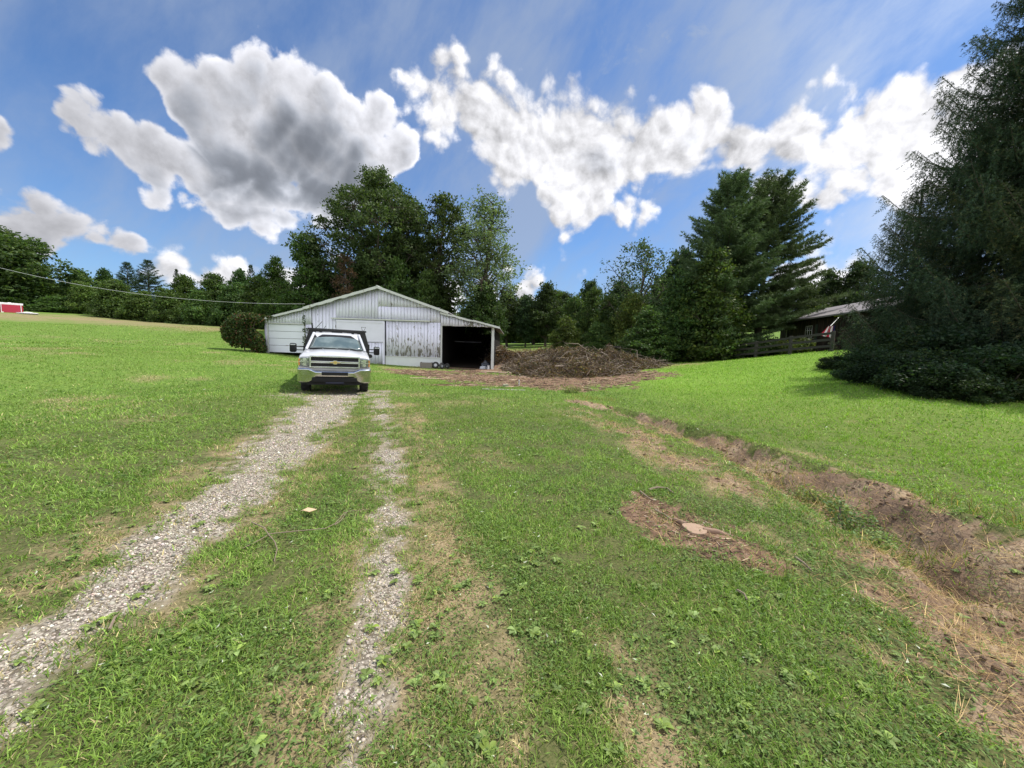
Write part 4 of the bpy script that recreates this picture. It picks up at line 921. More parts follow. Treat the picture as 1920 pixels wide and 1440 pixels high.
stick('stick', [[(1490,1052,.02),(1505,1064,.03),(1520,1076,.02)]], .010, 'pale stick in the grass to the lower right of the stump')
stick('stick', [[(1382,1112,.02),(1395,1122,.03),(1400,1130,.02)]], .010, 'small brown stick in the grass below the bare patch')
stick('stick', [[(205,1185,.02),(215,1165,.03),(228,1150,.02)]], .008, 'small twig beside the left gravel track')
lf = MB(); p0 = gp(578, 967, .05); lf.face([p0+Vector((-.07,0,0)), p0+Vector((-.02,.035,.02)), p0+Vector((.05,.03,.0)), p0+Vector((.08,0,.02)), p0+Vector((.03,-.035,.01)), p0+Vector((-.03,-.03,.02))])
tag(lf.build('dead_leaf', simple('tan_leaf', (.50, .36, .22), .8), solid=.004), 'curled tan dead leaf on the grass above the fallen branch', 'leaf')

# ------------------------------------------------------------------ small things near the bare earth
M_CONC = simple('pale_concrete', (.34, .32, .28), .9, var=.2, scale=8, bmp=.3)
o = empty('pipe_stub', gp(973, 724)); tag(o, 'small white upright pipe with dark slots at the edge of the bare earth', 'pipe')
MB().box((0, 0, .11), (.055, .055, .26), bev=.008).build('pipe', simple('white_plastic', (.62, .62, .60), .5, var=.05), o); MS_ = simple('black_slot', (.01, .01, .01), .8)
for k in range(3): MB().box((-.006, -.028, .06+k*.065), (.035, .006, .03)).build('slot', MS_, o)
o = empty('concrete_block', gp(948, 726)); tag(o, 'small mossy concrete block left of the white pipe', 'block'); MB().box((0, 0, .05), (.22, .16, .14), rz=.2, bev=.015).build('block', simple('mossy_concrete', (.26, .27, .18), .9, var=.25, scale=12, bmp=.4), o)
o = empty('concrete_kerb', gp(940, 731)); tag(o, 'low broken pale concrete strip where lawn meets bare earth', 'kerb'); mb = MB(); gg = random.Random(4); xx = -.75
while xx < .7: L = gg.uniform(.25, .5); mb.box((xx+L/2, gg.uniform(-.02, .02), -.01), (L-.03, .11, .07), rz=gg.uniform(-.04, .04), bev=.012); xx += L
mb.build('strip', M_CONC, o)
# heap of junk at the open bay
def at_b(px, Y, dz=0): return on(px, Y, dz)
o = empty('wooden_crate', at_b(800, 24.45), .08); tag(o, 'weathered grey wooden crate against the barn wall beside the open bay', 'crate'); mb = MB()
for k in range(3):
    mb.box((0, -.22, .055+k*.115), (.74, .022, .10)); mb.box((0, .22, .055+k*.115), (.74, .022, .10)); mb.box((-.36, 0, .055+k*.115), (.022, .42, .10)); mb.box((.36, 0, .055+k*.115), (.022, .42, .10))
mb.build('slats', simple('grey_slat', (.20, .18, .165), .9, var=.25), o); MP_ = simple('grey_post', (.15, .13, .12), .9)
for sx in (-.335, .335):
    for sy in (-.19, .19): MB().box((sx, sy, .18), (.05, .05, .37)).build('corner_post', MP_, o)
M_RUB = simple('old_rubber', (.035, .034, .034), .8, var=.2, scale=10, bmp=.3); M_RIM = simple('old_rim', (.40, .40, .41), .5, .4)
def torus(name, R, r, m_, parent, seg=28, rs=10, flat=1.0):
    V = []; F = []
    for i in range(seg):
        a = i*6.28318/seg
        for j in range(rs):
            b = j*6.28318/rs; V.append(((R+r*math.cos(b))*math.cos(a), r*flat*math.sin(b), (R+r*math.cos(b))*math.sin(a)))
            F.append((i*rs+j, ((i+1) % seg)*rs+j, ((i+1) % seg)*rs+(j+1) % rs, i*rs+(j+1) % rs))
    return mesh_np(name, np.array(V), np.array(F), m_, parent, smooth=True)
for px, Y, R, rz, rx, lab in [(817,24.4,.22,.1,-.35,'old tyre leaning on the grey crate'), (829,24.3,.20,.9,-.2,'tyre standing at the left edge of the open bay'), (839,24.55,.17,-.5,0,'small wheel inside the mouth of the open bay')]:
    b = at_b(px, Y); t = empty('old_tyre', (b.x, b.y, b.z+R*.95), rz, rx); torus('tyre', R-.06, .07, M_RUB, t); MB().cyl((0, -.03, 0), (0, .03, 0), R*.5, seg=18).build('rim', M_RIM, t, smooth=True); tag(t, lab, 'tyre')
def lump(name, px, Y, s, m_, label, cat, seed):
    g = random.Random(seed); b = at_b(px, Y); bm = bmesh.new(); bmesh.ops.create_icosphere(bm, subdivisions=3, radius=1)
    for v in bm.verts: k = 1+.22*math.sin(v.co.x*5+seed)*math.cos(v.co.y*6+seed*2)+.15*math.sin(v.co.z*9+seed)+g.uniform(-.04, .04); v.co = Vector((v.co.x*s[0], v.co.y*s[1], max(v.co.z, -.55)*s[2]))*k
    me = bpy.data.meshes.new(name); bm.to_mesh(me); bm.free(); me.materials.append(m_)
    for p in me.polygons: p.use_smooth = True
    o = bpy.data.objects.new(name, me); COL.objects.link(o); o.location = (b.x, b.y, b.z+s[2]*.5); tag(o, label, cat); return o
M_SACK = simple('pale_sack', (.50, .52, .56), .6, var=.15, scale=5); M_DSACK = simple('dark_sack', (.04, .045, .06), .55, var=.3, scale=5)
lump('rubbish_sack', 907, 25.3, (.22, .18, .15), M_SACK, 'pale crumpled sack at the right post of the open bay', 'sack', 3)
lump('rubbish_sack', 911, 25.7, (.30, .22, .30), M_DSACK, 'dark sack behind the pale one inside the open bay', 'sack', 5)
lump('rubbish_sack', 837, 25.2, (.13, .12, .10), M_SACK, 'small white bag between the tyres at the left side of the bay', 'sack', 8)
b = at_b(917, 25.0); o = empty('paint_can', b); tag(o, 'small white can at the foot of the bay post', 'can'); MB().cyl((0, 0, 0), (0, 0, .24), .075, seg=18).build('body', simple('white_can', (.65, .66, .68), .4), o, smooth=True); MB().cyl((0, 0, .241), (0, 0, .258), .08, seg=18).build('lid', M_RIM, o, smooth=True)

# ------------------------------------------------------------------ red trailer on the crest
M_RED = simple('red_paint', (.36, .018, .035), .45, var=.10, scale=3); M_WHT = simple('white_enamel', (.72, .70, .72), .5, var=.05); M_BLK = simple('black_part', (.010, .010, .011), .6, spec=.25, var=.2); M_GREYM = simple('grey_metal', (.32, .33, .34), .45, .6)
c = at(34, 585, 52); tz = gz(c[0], 52); tr = empty('enclosed_trailer', (c[0]-2.9, 53.2, tz-.42), -.55); tag(tr, 'low red enclosed trailer with a white roof edge on the crest of the field', 'trailer')
MB().box((0, 0, 1.02), (5.2, 2.0, 1.25), bev=.05).build('body', M_RED, tr)
MB().box((0, 0, 1.69), (5.26, 2.06, .09), bev=.03).box((2.62, 0, 1.58), (.05, 2.04, .16)).build('roof', M_WHT, tr)
rd = MB().box((2.625, 0, .98), (.04, 1.7, 1.05), bev=.01).build('rear_door', simple('bright_red_paint', (.38, .022, .05), .4, var=.06), tr)
for s in (-1, 1): MB().box((2.66, s*.82, 1.0), (.03, .06, 1.1)).build('door_frame', M_WHT, rd)
MB().cyl((.6, .1, 1.74), (.6, .1, 1.86), .22, .16, seg=14).build('roof_vent', M_WHT, tr)
for s in (-1, 1):
    MB().box((2.67, s*.75, .46), (.03, .22, .14)).build('tail_lamp', M_WHT, tr)
    for xx in (-.5, .35):
        wl = empty('wheel', (xx, s*1.03, .33)); wl.parent = tr; torus('tyre', .24, .09, M_RUB, wl); MB().cyl((0, -.06, 0), (0, .06, 0), .17, seg=14).build('rim', M_GREYM, wl)
MB().box((-3.1, 0, .45), (1.1, .10, .10)).box((-3.6, 0, .28), (.07, .07, .5)).build('tongue', M_BLK, tr)
c = at(57, 582, 52); o = lump('white_tarp', 57, 52, (1.1, .6, .16), M_WHT, 'small white bundle lying in the grass right of the red trailer', 'tarp', 11)

# ------------------------------------------------------------------ house, fence, flag on the right
hs = empty('house', (0, 0, 0)); tag(hs, 'low brown house with a grey shingle roof half hidden by the spruce', 'house')
E0 = Vector((float(at(1446,650,38.5)[0]), 38.5, 0)); E1 = Vector((float(at(1600,650,26.5)[0]), 26.5, 0)); ez = 4.70
hd = (E1-E0); HL = hd.length+5; ang = math.atan2(hd.y, hd.x); hs.location = (E0.x, E0.y, ez-2.6); hs.rotation_euler.z = ang
# local: x along the eave towards the viewer, +y = away from the drive (building depth), z from ground
M_SHING = simple('grey_shingle', (.16, .145, .15), .9, var=.22, scale=3, bmp=.4)
def m_side(q, b):
    x, y, z = q.sep(obc(q)); v = q.noise(q.comb(q.m('MULTIPLY', x, 5), y, q.m('MULTIPLY', z, .6)), 1.3, 4, .6); setb(q, b, q.mix(q.ss(v, .4, .62), (.018, .013, .012), (.055, .036, .030)), .8, 0, .2)
M_SIDE = mat('brown_siding', m_side); M_GUT = simple('gutter_white', (.62, .62, .60), .45, var=.05); M_DGUT = simple('fascia_grey', (.22, .21, .21), .5)
nb = int((HL-.6)/.24); mb = MB(); mb.box((HL/2, .62, 1.2), (HL-.6, .08, 2.75)); 
for i in range(nb): mb.box((.42+i*.24, .568, 1.2), (.20, .03, 2.74))
mb.box((.3, 4.1, 1.2), (.1, 7.0, 2.75)); mb.box((HL-.3, 4.1, 1.2), (.1, 7.0, 2.75)); mb.box((HL/2, 7.6, 1.2), (HL-.6, .1, 2.75)); mb.build('wall', M_SIDE, hs)
rp = math.tan(R_(19)); mb = MB()
mb.prism([(-.02, 2.60), (4.1, 2.60+4.1*rp), (8.2, 2.60), (8.2, 2.70), (4.1, 2.72+4.1*rp), (-.02, 2.70)], 'x', -.35, HL+.3); rfh = mb.build('roof', M_SHING, hs)
mb = MB(); mb.prism([(.62, 2.45), (7.6, 2.45), (4.1, 2.55+3.4*rp)], 'x', .25, .33); mb.build('gable', M_SIDE, hs)
MB().box((HL/2, -.07, 2.63), (HL+.6, .10, .12), bev=.01).build('gutter', M_DGUT, rfh)
def downspout(x): MB().tube([(x, -.06, 2.56), (x, .05, 2.42), (x+.05, .48, 2.20), (x+.05, .50, .0)], .045, 8).build('downspout', M_GUT, hs, smooth=True)
downspout(1.7)
wx = (Vector((float(at(1528,650,33)[0]), 33, 0))-E0).dot(hd.normalized()); wf = MB()
for zz in (.95, 1.33, 1.71, 2.09): wf.box((wx, .53, zz), (.98, .03, .035))
for xx in (-.48, -.16, .16, .48): wf.box((wx+xx, .53, 1.52), (.035, .03, 1.18))
wi = MB().box((wx, .545, 1.52), (.96, .02, 1.15)).build('window', simple('dark_pane', (.01, .012, .014), .08, var=0), hs); wf.build('window_frame', M_GUT, wi)
MB().box((wx+1.15, .53, 1.5), (.34, .05, 1.35), bev=.01).build('shutter', simple('green_shutter', (.02, .035, .03), .6), hs)
# fence of posts and rails
fp = [on(1128, 38), on(1180, 36.5), on(1235, 35), on(1292, 33.5), on(1351, 32), on(1418, 29), on(1482, 26), on(1560, 23.8)]
M_FEN = simple('dark_fence_wood', (.040, .036, .032), .85, var=.35, scale=4, bmp=.3); fn = empty('rail_fence', fp[4]); tag(fn, 'dark three rail wooden fence running from the trees up to the house', 'fence'); F0 = Vector(fp[4])
for p in fp:
    MB().box(Vector(p)-F0+Vector((0, 0, .57)), (.16, .16, 1.36), rz=.4, bev=.015).build('post', M_FEN, fn)
for a, b in zip(fp, fp[1:]):
    for zz in (.36, .76, 1.14):
        A_ = Vector(a)-F0+Vector((0, -.10, zz)); B2 = Vector(b)-F0+Vector((0, -.10, zz)); d = B2-A_; mb = MB()
        mb.box((A_+B2)/2, (d.length, .045, .15), rz=math.atan2(d.y, d.x), ry=-math.asin(d.z/d.length)); mb.build('rail', M_FEN, fn)
# flag on a slanting staff from the house corner
fl = empty('flag', at(1573, 595, 27.6)); tag(fl, 'red and white striped flag drooping from a white staff on the house', 'flag'); O = Vector(fl.location); Pb = Vector(at(1551, 618, 26.8))-O
MB().tube([(0, 0, 0), Pb], .018, 8).build('staff', M_GUT, fl, smooth=True)
Q = lambda px, py, Y=26.8: Vector(at(px, py, Y))-O
T0, T1, B0, B1_ = Q(1552, 612, 26.6), Q(1566, 610, 26.8), Q(1539, 628, 26.6), Q(1564, 637, 26.8)
def stripes(q, b):
    a = attr(q, 'st'); s = q.m('GREATER_THAN', q.m('SINE', q.m('MULTIPLY', a, 3.14159*9)), 0); c = q.mix(s, (.62, .60, .60), (.45, .03, .06)); setb(q, b, q.mix(attr(q, 'canton'), c, (.02, .03, .10)), .8, 0, .1)
nu, nv = 37, 12; V = []; S = []; Cn = []
for i in range(nu):
    u = i/(nu-1); 
    for j in range(nv):
        v = j/(nv-1); T = T0.lerp(T1, u); Bm = B0.lerp(B1_, u); p = T.lerp(Bm, v); p = p+Vector((0, .07*math.sin(u*15+v*2)*(.3+v), -.04*math.sin(u*9)*v)); V.append(p); S.append(u); Cn.append(1.0 if (u > .72 and v < .42) else 0)
Fq = [(i*nv+j, (i+1)*nv+j, (i+1)*nv+j+1, i*nv+j+1) for i in range(nu-1) for j in range(nv-1)]
mesh_np('cloth', np.array([tuple(v) for v in V]), np.array(Fq), mat('flag_cloth', stripes), fl, attrs=dict(st=np.array(S), canton=np.array(Cn)), smooth=True)

# ------------------------------------------------------------------ truck (local: -y front, x to its left seen from the front = photo right, z up)
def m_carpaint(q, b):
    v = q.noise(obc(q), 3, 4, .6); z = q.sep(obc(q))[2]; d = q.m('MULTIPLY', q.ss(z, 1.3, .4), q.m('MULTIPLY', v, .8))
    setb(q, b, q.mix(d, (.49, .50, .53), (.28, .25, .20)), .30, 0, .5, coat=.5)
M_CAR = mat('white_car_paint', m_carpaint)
M_CHR = simple('chrome', (.62, .63, .64), .16, 1.0, var=.10, scale=4)
M_CHR2 = simple('satin_chrome', (.50, .51, .53), .28, 1.0, var=.05)
def m_glass(q, b): setb(q, b, (.16, .20, .19), .05, 0, .9, trans=.0, coat=1.0)
M_WIND = mat('windscreen', lambda q, b: setb(q, b, q.mix(q.ss(q.noise(obc(q), 2.2, 3), .35, .7), (.07, .10, .10), (.16, .20, .195)), .06, 0, .8, coat=1.0))
M_LAMP = mat('lamp_lens', lambda q, b: setb(q, b, q.mix(q.ss(q.voro(obc(q), 14), .1, .6), (.62, .64, .66), (.20, .21, .23)), .08, .55, .9, coat=1.0))
M_AMB = simple('amber_lens', (.50, .22, .05), .15, var=.1); M_TYRE = simple('tyre_rubber', (.018, .018, .018), .8, var=.2, scale=14, bmp=.4)
M_BED = simple('black_steel', (.012, .012, .013), .55, var=.3, scale=5); M_GOLD = simple('gold_badge', (.55, .42, .15), .3, 1.0, var=.03)
gy = at(626, 735, 12.6); TRX, TRY = float(at(627, 650, 11.75)[0]), 11.75
trk = empty('pickup_truck', (TRX, TRY, gz(TRX-.4, TRY+1.2)-.02), .33); trk.rotation_euler = (R_(-.4), R_(1.1), R_(23.5))
tag(trk, 'white flatbed work truck with chrome grille parked at the end of the gravel drive', 'truck')
W2 = 1.0
# body sections: list of (y, [(x, z) ... half outline from bottom to centre top])
def sec(y, h): 
    L = [(x, y, z) for x, z in h]; return L+[(-x, y, z) for x, z in h[::-1] if x > 1e-6]
hood = MB()
hood.loft([sec(-.02+.02, [(.90, .62), (.985, .74), (.99, .98), (.965, 1.14), (.90, 1.175), (.55, 1.20), (.40, 1.215), (0, 1.225)]),
           sec(.10, [(.94, .60), (1.0, .74), (1.005, 1.0), (.98, 1.17), (.90, 1.225), (.60, 1.255), (.42, 1.29), (0, 1.30)]),
           sec(.55, [(.97, .60), (1.01, .74), (1.015, 1.02), (.985, 1.22), (.92, 1.275), (.66, 1.30), (.44, 1.355), (0, 1.36)]),
           sec(1.20, [(.97, .60), (1.01, .74), (1.015, 1.06), (.985, 1.27), (.93, 1.325), (.72, 1.345), (.48, 1.385), (0, 1.40)]),
           sec(1.42, [(.97, .60), (1.01, .74), (1.015, 1.08), (.985, 1.29), (.93, 1.335), (.74, 1.35), (.48, 1.37), (0, 1.385)])])
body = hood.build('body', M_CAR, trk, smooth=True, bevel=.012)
cab = MB()
def cabsec(y, zt, wt, wm=.93):
    return sec(y, [(.97, .55), (1.01, .74), (1.015, 1.1), (.99, 1.30), (wm, 1.36)]+([(wt, zt-.05), (wt-.08, zt-.008), (0, zt+.012)] if zt > 1.5 else [(.80, 1.37), (.5, 1.38), (0, 1.39)]))
cab.loft([cabsec(1.425, 1.4, 0), cabsec(1.50, 1.42, 0), sec(2.12, [(.97, .55), (1.01, .74), (1.015, 1.1), (.99, 1.30), (.95, 1.37), (.74, 1.90), (.66, 1.945), (0, 1.965)])])
cab.loft([cabsec(2.121, 1.95, .75, .95), cabsec(2.6, 2.0, .755, .955), cabsec(3.3, 1.985, .75, .955), cabsec(3.5, 1.93, .73, .95)])
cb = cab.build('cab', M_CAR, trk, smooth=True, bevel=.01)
# windscreen, a bowed sheet standing proud of the sloping front of the cab
def wsheet(o, x0, x1, z0, z1, ins=0.0):
    V = []; nx = 13; nz = 6
    for j in range(nz):
        t = j/(nz-1); wv = x0+(x1-x0)*t
        for i in range(nx): s = -1+2*i/(nx-1); V.append((s*wv, 1.455+.63*t+.055*s*s*(1-.3*t)-o, z0+(z1-z0)*t-.012*s*s))
    return np.array(V), np.array([(j*nx+i, j*nx+i+1, (j+1)*nx+i+1, (j+1)*nx+i) for j in range(nz-1) for i in range(nx-1)])
V, F = wsheet(.055, .835, .665, 1.40, 1.885); ws = mesh_np('windscreen', V, F, M_WIND, cb, smooth=True); q = ws.modifiers.new('s', 'SOLIDIFY'); q.thickness = .02
V, F = wsheet(.045, .865, .690, 1.375, 1.898); wb = mesh_np('windscreen_seal', V, F, M_BLK, cb, smooth=True); q = wb.modifiers.new('s', 'SOLIDIFY'); q.thickness = .02
for s in (-1, 1):
    MB().tube([(s*.905, 1.42, 1.36), (s*.80, 1.80, 1.68), (s*.72, 2.10, 1.93)], .045, 8).build('roof_pillar', M_CAR, cb, smooth=True)
    m_ = MB(); m_.loft([[(s*.975, 1.75, 1.36), (s*.975, 3.25, 1.36), (s*.985, 3.25, 1.34), (s*.985, 1.75, 1.34)], [(s*.80, 2.22, 1.84), (s*.80, 3.2, 1.86), (s*.82, 3.2, 1.86), (s*.82, 2.22, 1.84)]]); m_.build('side_window', M_WIND, cb)
    MB().tube([(s*1.02, 1.72, .62), (s*1.022, 1.72, 1.30)], .006, 4).tube([(s*1.02, 3.30, .62), (s*1.022, 3.30, 1.30)], .006, 4).build('door_gap', M_BLK, cb)
    # wheel arch lip, mirror, head lamp
    MB().tube([(s*1.012, .95+.50*math.cos(a), .42+.50*math.sin(a)) for a in [k*3.14159/12 for k in range(13)]], .03, 6).build('wheel_arch', M_CAR, trk, smooth=True)
    mr = MB().box((s*1.30, 1.60, 1.40), (.20, .14, .30), bev=.045).build('mirror', M_BLK, trk, smooth=True)
    MB().tube([(s*.97, 1.78, 1.33), (s*1.22, 1.66, 1.33)], .018, 6).tube([(s*.97, 1.78, 1.44), (s*1.22, 1.66, 1.44)], .018, 6).box((s*.99, 1.79, 1.385), (.06, .16, .20), bev=.02).build('mirror_arm', M_BLK, mr)
    MB().box((s*1.30, 1.525, 1.50), (.15, .012, .035), bev=.004).build('mirror_cap', M_CHR2, mr)
    hl = MB(); hl.prism([(s*.705, .865), (s*.985, .88), (s*.985, 1.12), (s*.94, 1.145), (s*.70, 1.155)], 'y', -.045, .05); h = hl.build('headlight', M_LAMP, trk, bevel=.02)
    MB().box((s*.845, -.055, 1.01), (.26, .02, .022)).build('lamp_divider', M_CHR, h)
    MB().prism([(s*.95, .90), (s*.99, .90), (s*.99, 1.10), (s*.95, 1.11)], 'y', -.058, .10).build('turn_signal', M_AMB, h)
    for zz in (.94, 1.08): MB().cyl((s*.83, -.047, zz), (s*.83, -.060, zz), .052, seg=16).build('bulb', M_CHR, h, smooth=True)
# grille
gr = MB().box((0, .005, 1.015), (1.38, .06, .32)).build('grille', M_BLK, trk)
fr = MB(); fr.prism([(-.70, 1.165), (.70, 1.165), (.69, 1.205), (-.69, 1.205)], 'y', -.075, -.02); fr.prism([(-.70, .845), (.70, .845), (.70, .885), (-.70, .885)], 'y', -.075, -.02)
for s in (-1, 1): fr.prism([(s*.655, .88), (s*.70, .88), (s*.70, 1.17), (s*.655, 1.17)], 'y', -.075, -.02)
fr.build('grille_surround', M_CHR, gr, bevel=.006)
bar = MB(); bar.box((0, -.065, 1.035), (1.32, .07, .035), bev=.01); bar.box((0, -.065, .995), (1.32, .07, .022), bev=.008); bar.box((0, -.06, 1.015), (1.30, .05, .03)); bar.build('grille_bar', M_CHR, gr)
me_ = MB()
for zz in [.905+.0185*k for k in range(4)]+[1.07+.0185*k for k in range(5)]: me_.box((0, -.028, zz), (1.29, .012, .004))
for k in range(30): me_.box((-.63+k*.0434, -.030, 1.015), (.004, .012, .27))
me_.build('grille_mesh', simple('grille_black', (.03, .03, .032), .4), gr)
def bow(k): return [(k*x, 1.015+k*z) for x, z in [(-.175,-.018),(-.060,-.018),(-.052,-.058),(.052,-.058),(.060,-.018),(.175,-.018),(.150,.022),(.052,.022),(.060,.058),(-.060,.058),(-.052,.022),(-.150,.022)]]
em = MB(); em.prism(bow(1.0), 'y', -.118, -.10); e1 = em.build('badge', M_CHR, gr, bevel=.004); em = MB(); em.prism(bow(.80), 'y', -.126, -.119); em.build('badge_face', M_GOLD, e1)
# bumper
def bsec(y0, y1, zt, zb): return (y0, y1, zt, zb)
bp_ = MB(); xs = [-1.02, -.99, -.90, -.72, -.64, -.52, -.30, 0, .30, .52, .64, .72, .90, .99, 1.02]; rings = []
for x in xs:
    a = abs(x); zt = .83 if a > .66 else (.80 if a > .6 else .745); zb = .40 if a > .66 else (.44 if a > .60 else .565); y = -.30+.10*(a**2.2)+(.14 if a > 1.0 else (.04 if a > .95 else 0))
    rings.append([(x, y+.12, zt), (x, y+.03, zt+.004), (x, y-.012, zt-.03), (x, y-.012, zt-.055), (x, y+.025, zb+.03), (x, y+.075, zb), (x, y+.16, zb+.01)])
bp_.loft(rings, closed=True); bum = bp_.build('bumper', M_CHR, trk, smooth=True, bevel=.006)
MB().box((0, -.312, .685), (.72, .022, .095), bev=.01).build('bumper_opening', M_BLK, bum)
MB().box((0, -.20, .50), (1.24, .16, .14), bev=.02).box((0, -.05, .42), (1.5, .25, .16)).build('air_dam', M_BLK, trk)
MB().box((0, -.17, .47), (.50, .20, .16)).build('tow_plate', simple('dark_blue_plastic', (.01, .013, .04), .5), trk)
# wipers, roof lamps
MB().tube([(-.80, 1.42, 1.405), (-.45, 1.36, 1.43), (-.05, 1.36, 1.425), (.05, 1.39, 1.40)], .014, 5).tube([(.05, 1.38, 1.425), (.45, 1.37, 1.43), (.62, 1.42, 1.395)], .014, 5).build('wiper', M_BLK, cb)
MB().box((0, 2.20, 1.99), (.34, .06, .022), bev=.008).box((-.52, 2.24, 1.975), (.09, .05, .025), bev=.008).box((.52, 2.24, 1.975), (.09, .05, .025), bev=.008).build('roof_lamp', M_BLK, cb)
MB().box((0, 1.44, 1.392), (1.62, .10, .02)).build('cowl', M_BLK, body)
for s in (-.28, .28): MB().tube([(s, .12, 1.292), (s*1.25, .65, 1.362), (s*1.45, 1.25, 1.40)], .012, 5).build('hood_crease', M_CAR, body, smooth=True)
# wheels
def wheel(x, y, dual=False):
    w_ = empty('wheel', (x, y, .40)); w_.parent = trk; s = 1 if x > 0 else -1
    for k in ((0, .26) if dual else (0,)):
        xx = -s*k; m_ = MB(); prof = [(.235, -.115), (.36, -.128), (.392, -.10), (.40, -.05), (.40, .05), (.392, .10), (.36, .128), (.235, .115)]
        rings = [[(xx+v, r*math.cos(a), r*math.sin(a)) for r, v in prof] for a in [i*6.28318/36 for i in range(36)]]
        R0 = [[m_.bm.verts.new(p) for p in r] for r in rings]
        for i in range(36):
            A_, B_2 = R0[i], R0[(i+1) % 36]
            for j in range(len(prof)): m_.bm.faces.new((A_[j], A_[(j+1) % 8], B_2[(j+1) % 8], B_2[j]))
        for i in range(40):
            a = i*6.28318/40; m_.box((xx+(.06 if i % 2 else -.06), .402*math.cos(a), .402*math.sin(a)), (.10, .028, .02), rx=a+1.5708)
        m_.build('tyre', M_TYRE, w_)
    r_ = MB(); r_.cyl((s*.06-.04, 0, 0), (s*.06+.04, 0, 0), .232, seg=28); 
    for i in range(8): a = i*.7854; r_.cyl((s*.10, .10*math.cos(a), .10*math.sin(a)), (s*.125, .10*math.cos(a), .10*math.sin(a)), .018, seg=8)
    r_.cyl((s*.08, 0, 0), (s*.15, 0, 0), .065, seg=16); r_.build('rim', M_GREYM, w_, smooth=True)
for s in (-1, 1): wheel(s*.86, .95); wheel(s*.95, 4.55, True)
MB().box((0, 2.9, .55), (.9, 5.4, .16)).box((0, .95, .42), (1.5, .12, .12)).cyl((-.8, 4.55, .42), (.8, 4.55, .42), .07).box((0, .4, .62), (1.3, .8, .3)).build('chassis', M_BED, trk)
# flatbed and headache rack
bed = MB().box((0, 5.05, 1.02), (2.36, 2.75, .12), bev=.01).build('flatbed', M_BED, trk)
MB().box((1.16, 5.05, .93), (.05, 2.75, .16)).box((-1.16, 5.05, .93), (.05, 2.75, .16)).build('side_rail', M_BED, bed)
rk = MB(); rk.prism([(-1.17, 1.08), (1.17, 1.08), (1.17, 1.45), (1.0, 2.09), (-1.0, 2.09), (-1.17, 1.45)], 'y', 3.68, 3.73); rk.box((0, 3.66, 2.12), (2.08, .07, .07)); rack = rk.build('headache_rack', M_BED, trk)
MB().tube([(.90, 3.70, 2.14), (.86, 3.70, 2.30), (1.02, 3.70, 2.30), (.94, 3.70, 2.14)], .014, 5).build('rack_hook', M_BED, rack); MB().tube([(-.88, 3.7, 2.14), (-.90, 3.7, 2.34)], .03, 6).build('rack_lamp', M_BED, rack)
MB().tube([(-.78, 3.7, 2.14), (-.55, 3.72, 2.42)], .010, 5).tube([(-.5, 3.7, 2.14), (-.42, 3.72, 2.26)], .008, 5).build('whip_aerial', M_BED, rack)
for s in (-1, 1):
    MB().prism([(3.98, .95), (5.15, .95), (5.20, .80), (5.02, .86), (4.85, .90), (4.25, .90), (4.05, .84), (3.92, .74)], 'x', s*.86, s*1.19).build('mud_guard', M_BED, bed)
    MB().box((s*1.03, 3.86, .62), (.36, .03, .50)).build('mud_flap', M_BED, bed)
    MB().box((s*1.02, 3.78, 1.15), (.30, .40, .42), bev=.02).build('tool_box', M_BED, bed)
MB().cyl((1.12, 3.9, 1.32), (1.12, 3.9, 1.62), .07, seg=10).cyl((1.22, 3.8, 1.15), (1.22, 4.1, 1.15), .08, seg=10).build('hose_reel', M_BED, bed)

# ------------------------------------------------------------------ grass, weeds, straw
def scatter(r0, r1, dens, ang=R_(60), a0=None):
    area = (r1*r1-r0*r0)*ang; n = int(area*dens)
    r = np.sqrt(rng.uniform(r0*r0, r1*r1, n)); a = rng.uniform(-ang, ang, n)
    x = r*np.sin(a); y = r*np.cos(a)
    keep = ~((y > 24.9) & (x > -16.3) & (x < -1.1) & (y < 37.2)); return x[keep], y[keep]
def blades(x, y, z, L, wd, lean, bend, col):
    n = len(x); th = rng.uniform(0, 6.283, n); ph = rng.uniform(0, 6.283, n)
    hd = np.c_[np.cos(th), np.sin(th), np.zeros(n)]; sd = np.c_[np.cos(ph), np.sin(ph), np.zeros(n)]
    B = np.c_[x, y, z]; up = np.array([[0, 0, 1.0]]); le = lean[:, None]; L_ = L[:, None]; w = wd[:, None]
    M = B+(hd*np.sin(le)+up*np.cos(le))*L_*.55; l2 = np.clip(le+bend[:, None], 0, 1.75)
    T = M+(hd*np.sin(l2)+up*np.cos(l2))*L_*.5
    V = np.stack([B-sd*w*.6, B+sd*w*.6, M+sd*w*.5, M-sd*w*.5, T], 1).reshape(-1, 3)
    i = np.arange(n)[:, None]*5
    return V, i+np.array([[0, 1, 2, 3]]), i+np.array([[3, 2, 4]]), np.repeat(col, 5, 0)
def green(n, x, y, lush, dry):
    t = np.clip(fbm(x, y, 1.1, 3, 1)*1.0+rng.normal(0, .28, n), 0, 1)[:, None]
    a = np.array([[.062, .135, .016]]); b = np.array([[.255, .365, .080]]); c = a*(1-t)+b*t
    yl = np.clip(fbm(x, y, 3.1, 3, 2)*2.6-1.0, 0, 1)[:, None]*.5; c = c*(1-yl)+np.array([[.15, .19, .045]])*yl
    l = lush[:, None]*.75; c = c*(1-l)+(np.array([[.12, .225, .022]])*(1-t)+np.array([[.235, .375, .045]])*t)*l
    isd = rng.random(n) < np.clip(dry*1.05+.075, 0, .92)
    dc = np.array([[.36, .285, .165]])*np.exp(rng.normal(0, .28, (n, 1)))
    return np.clip(np.where(isd[:, None], dc, c*np.exp(rng.normal(0, .16, (n, 1)))), 0, .8), isd
parts = []
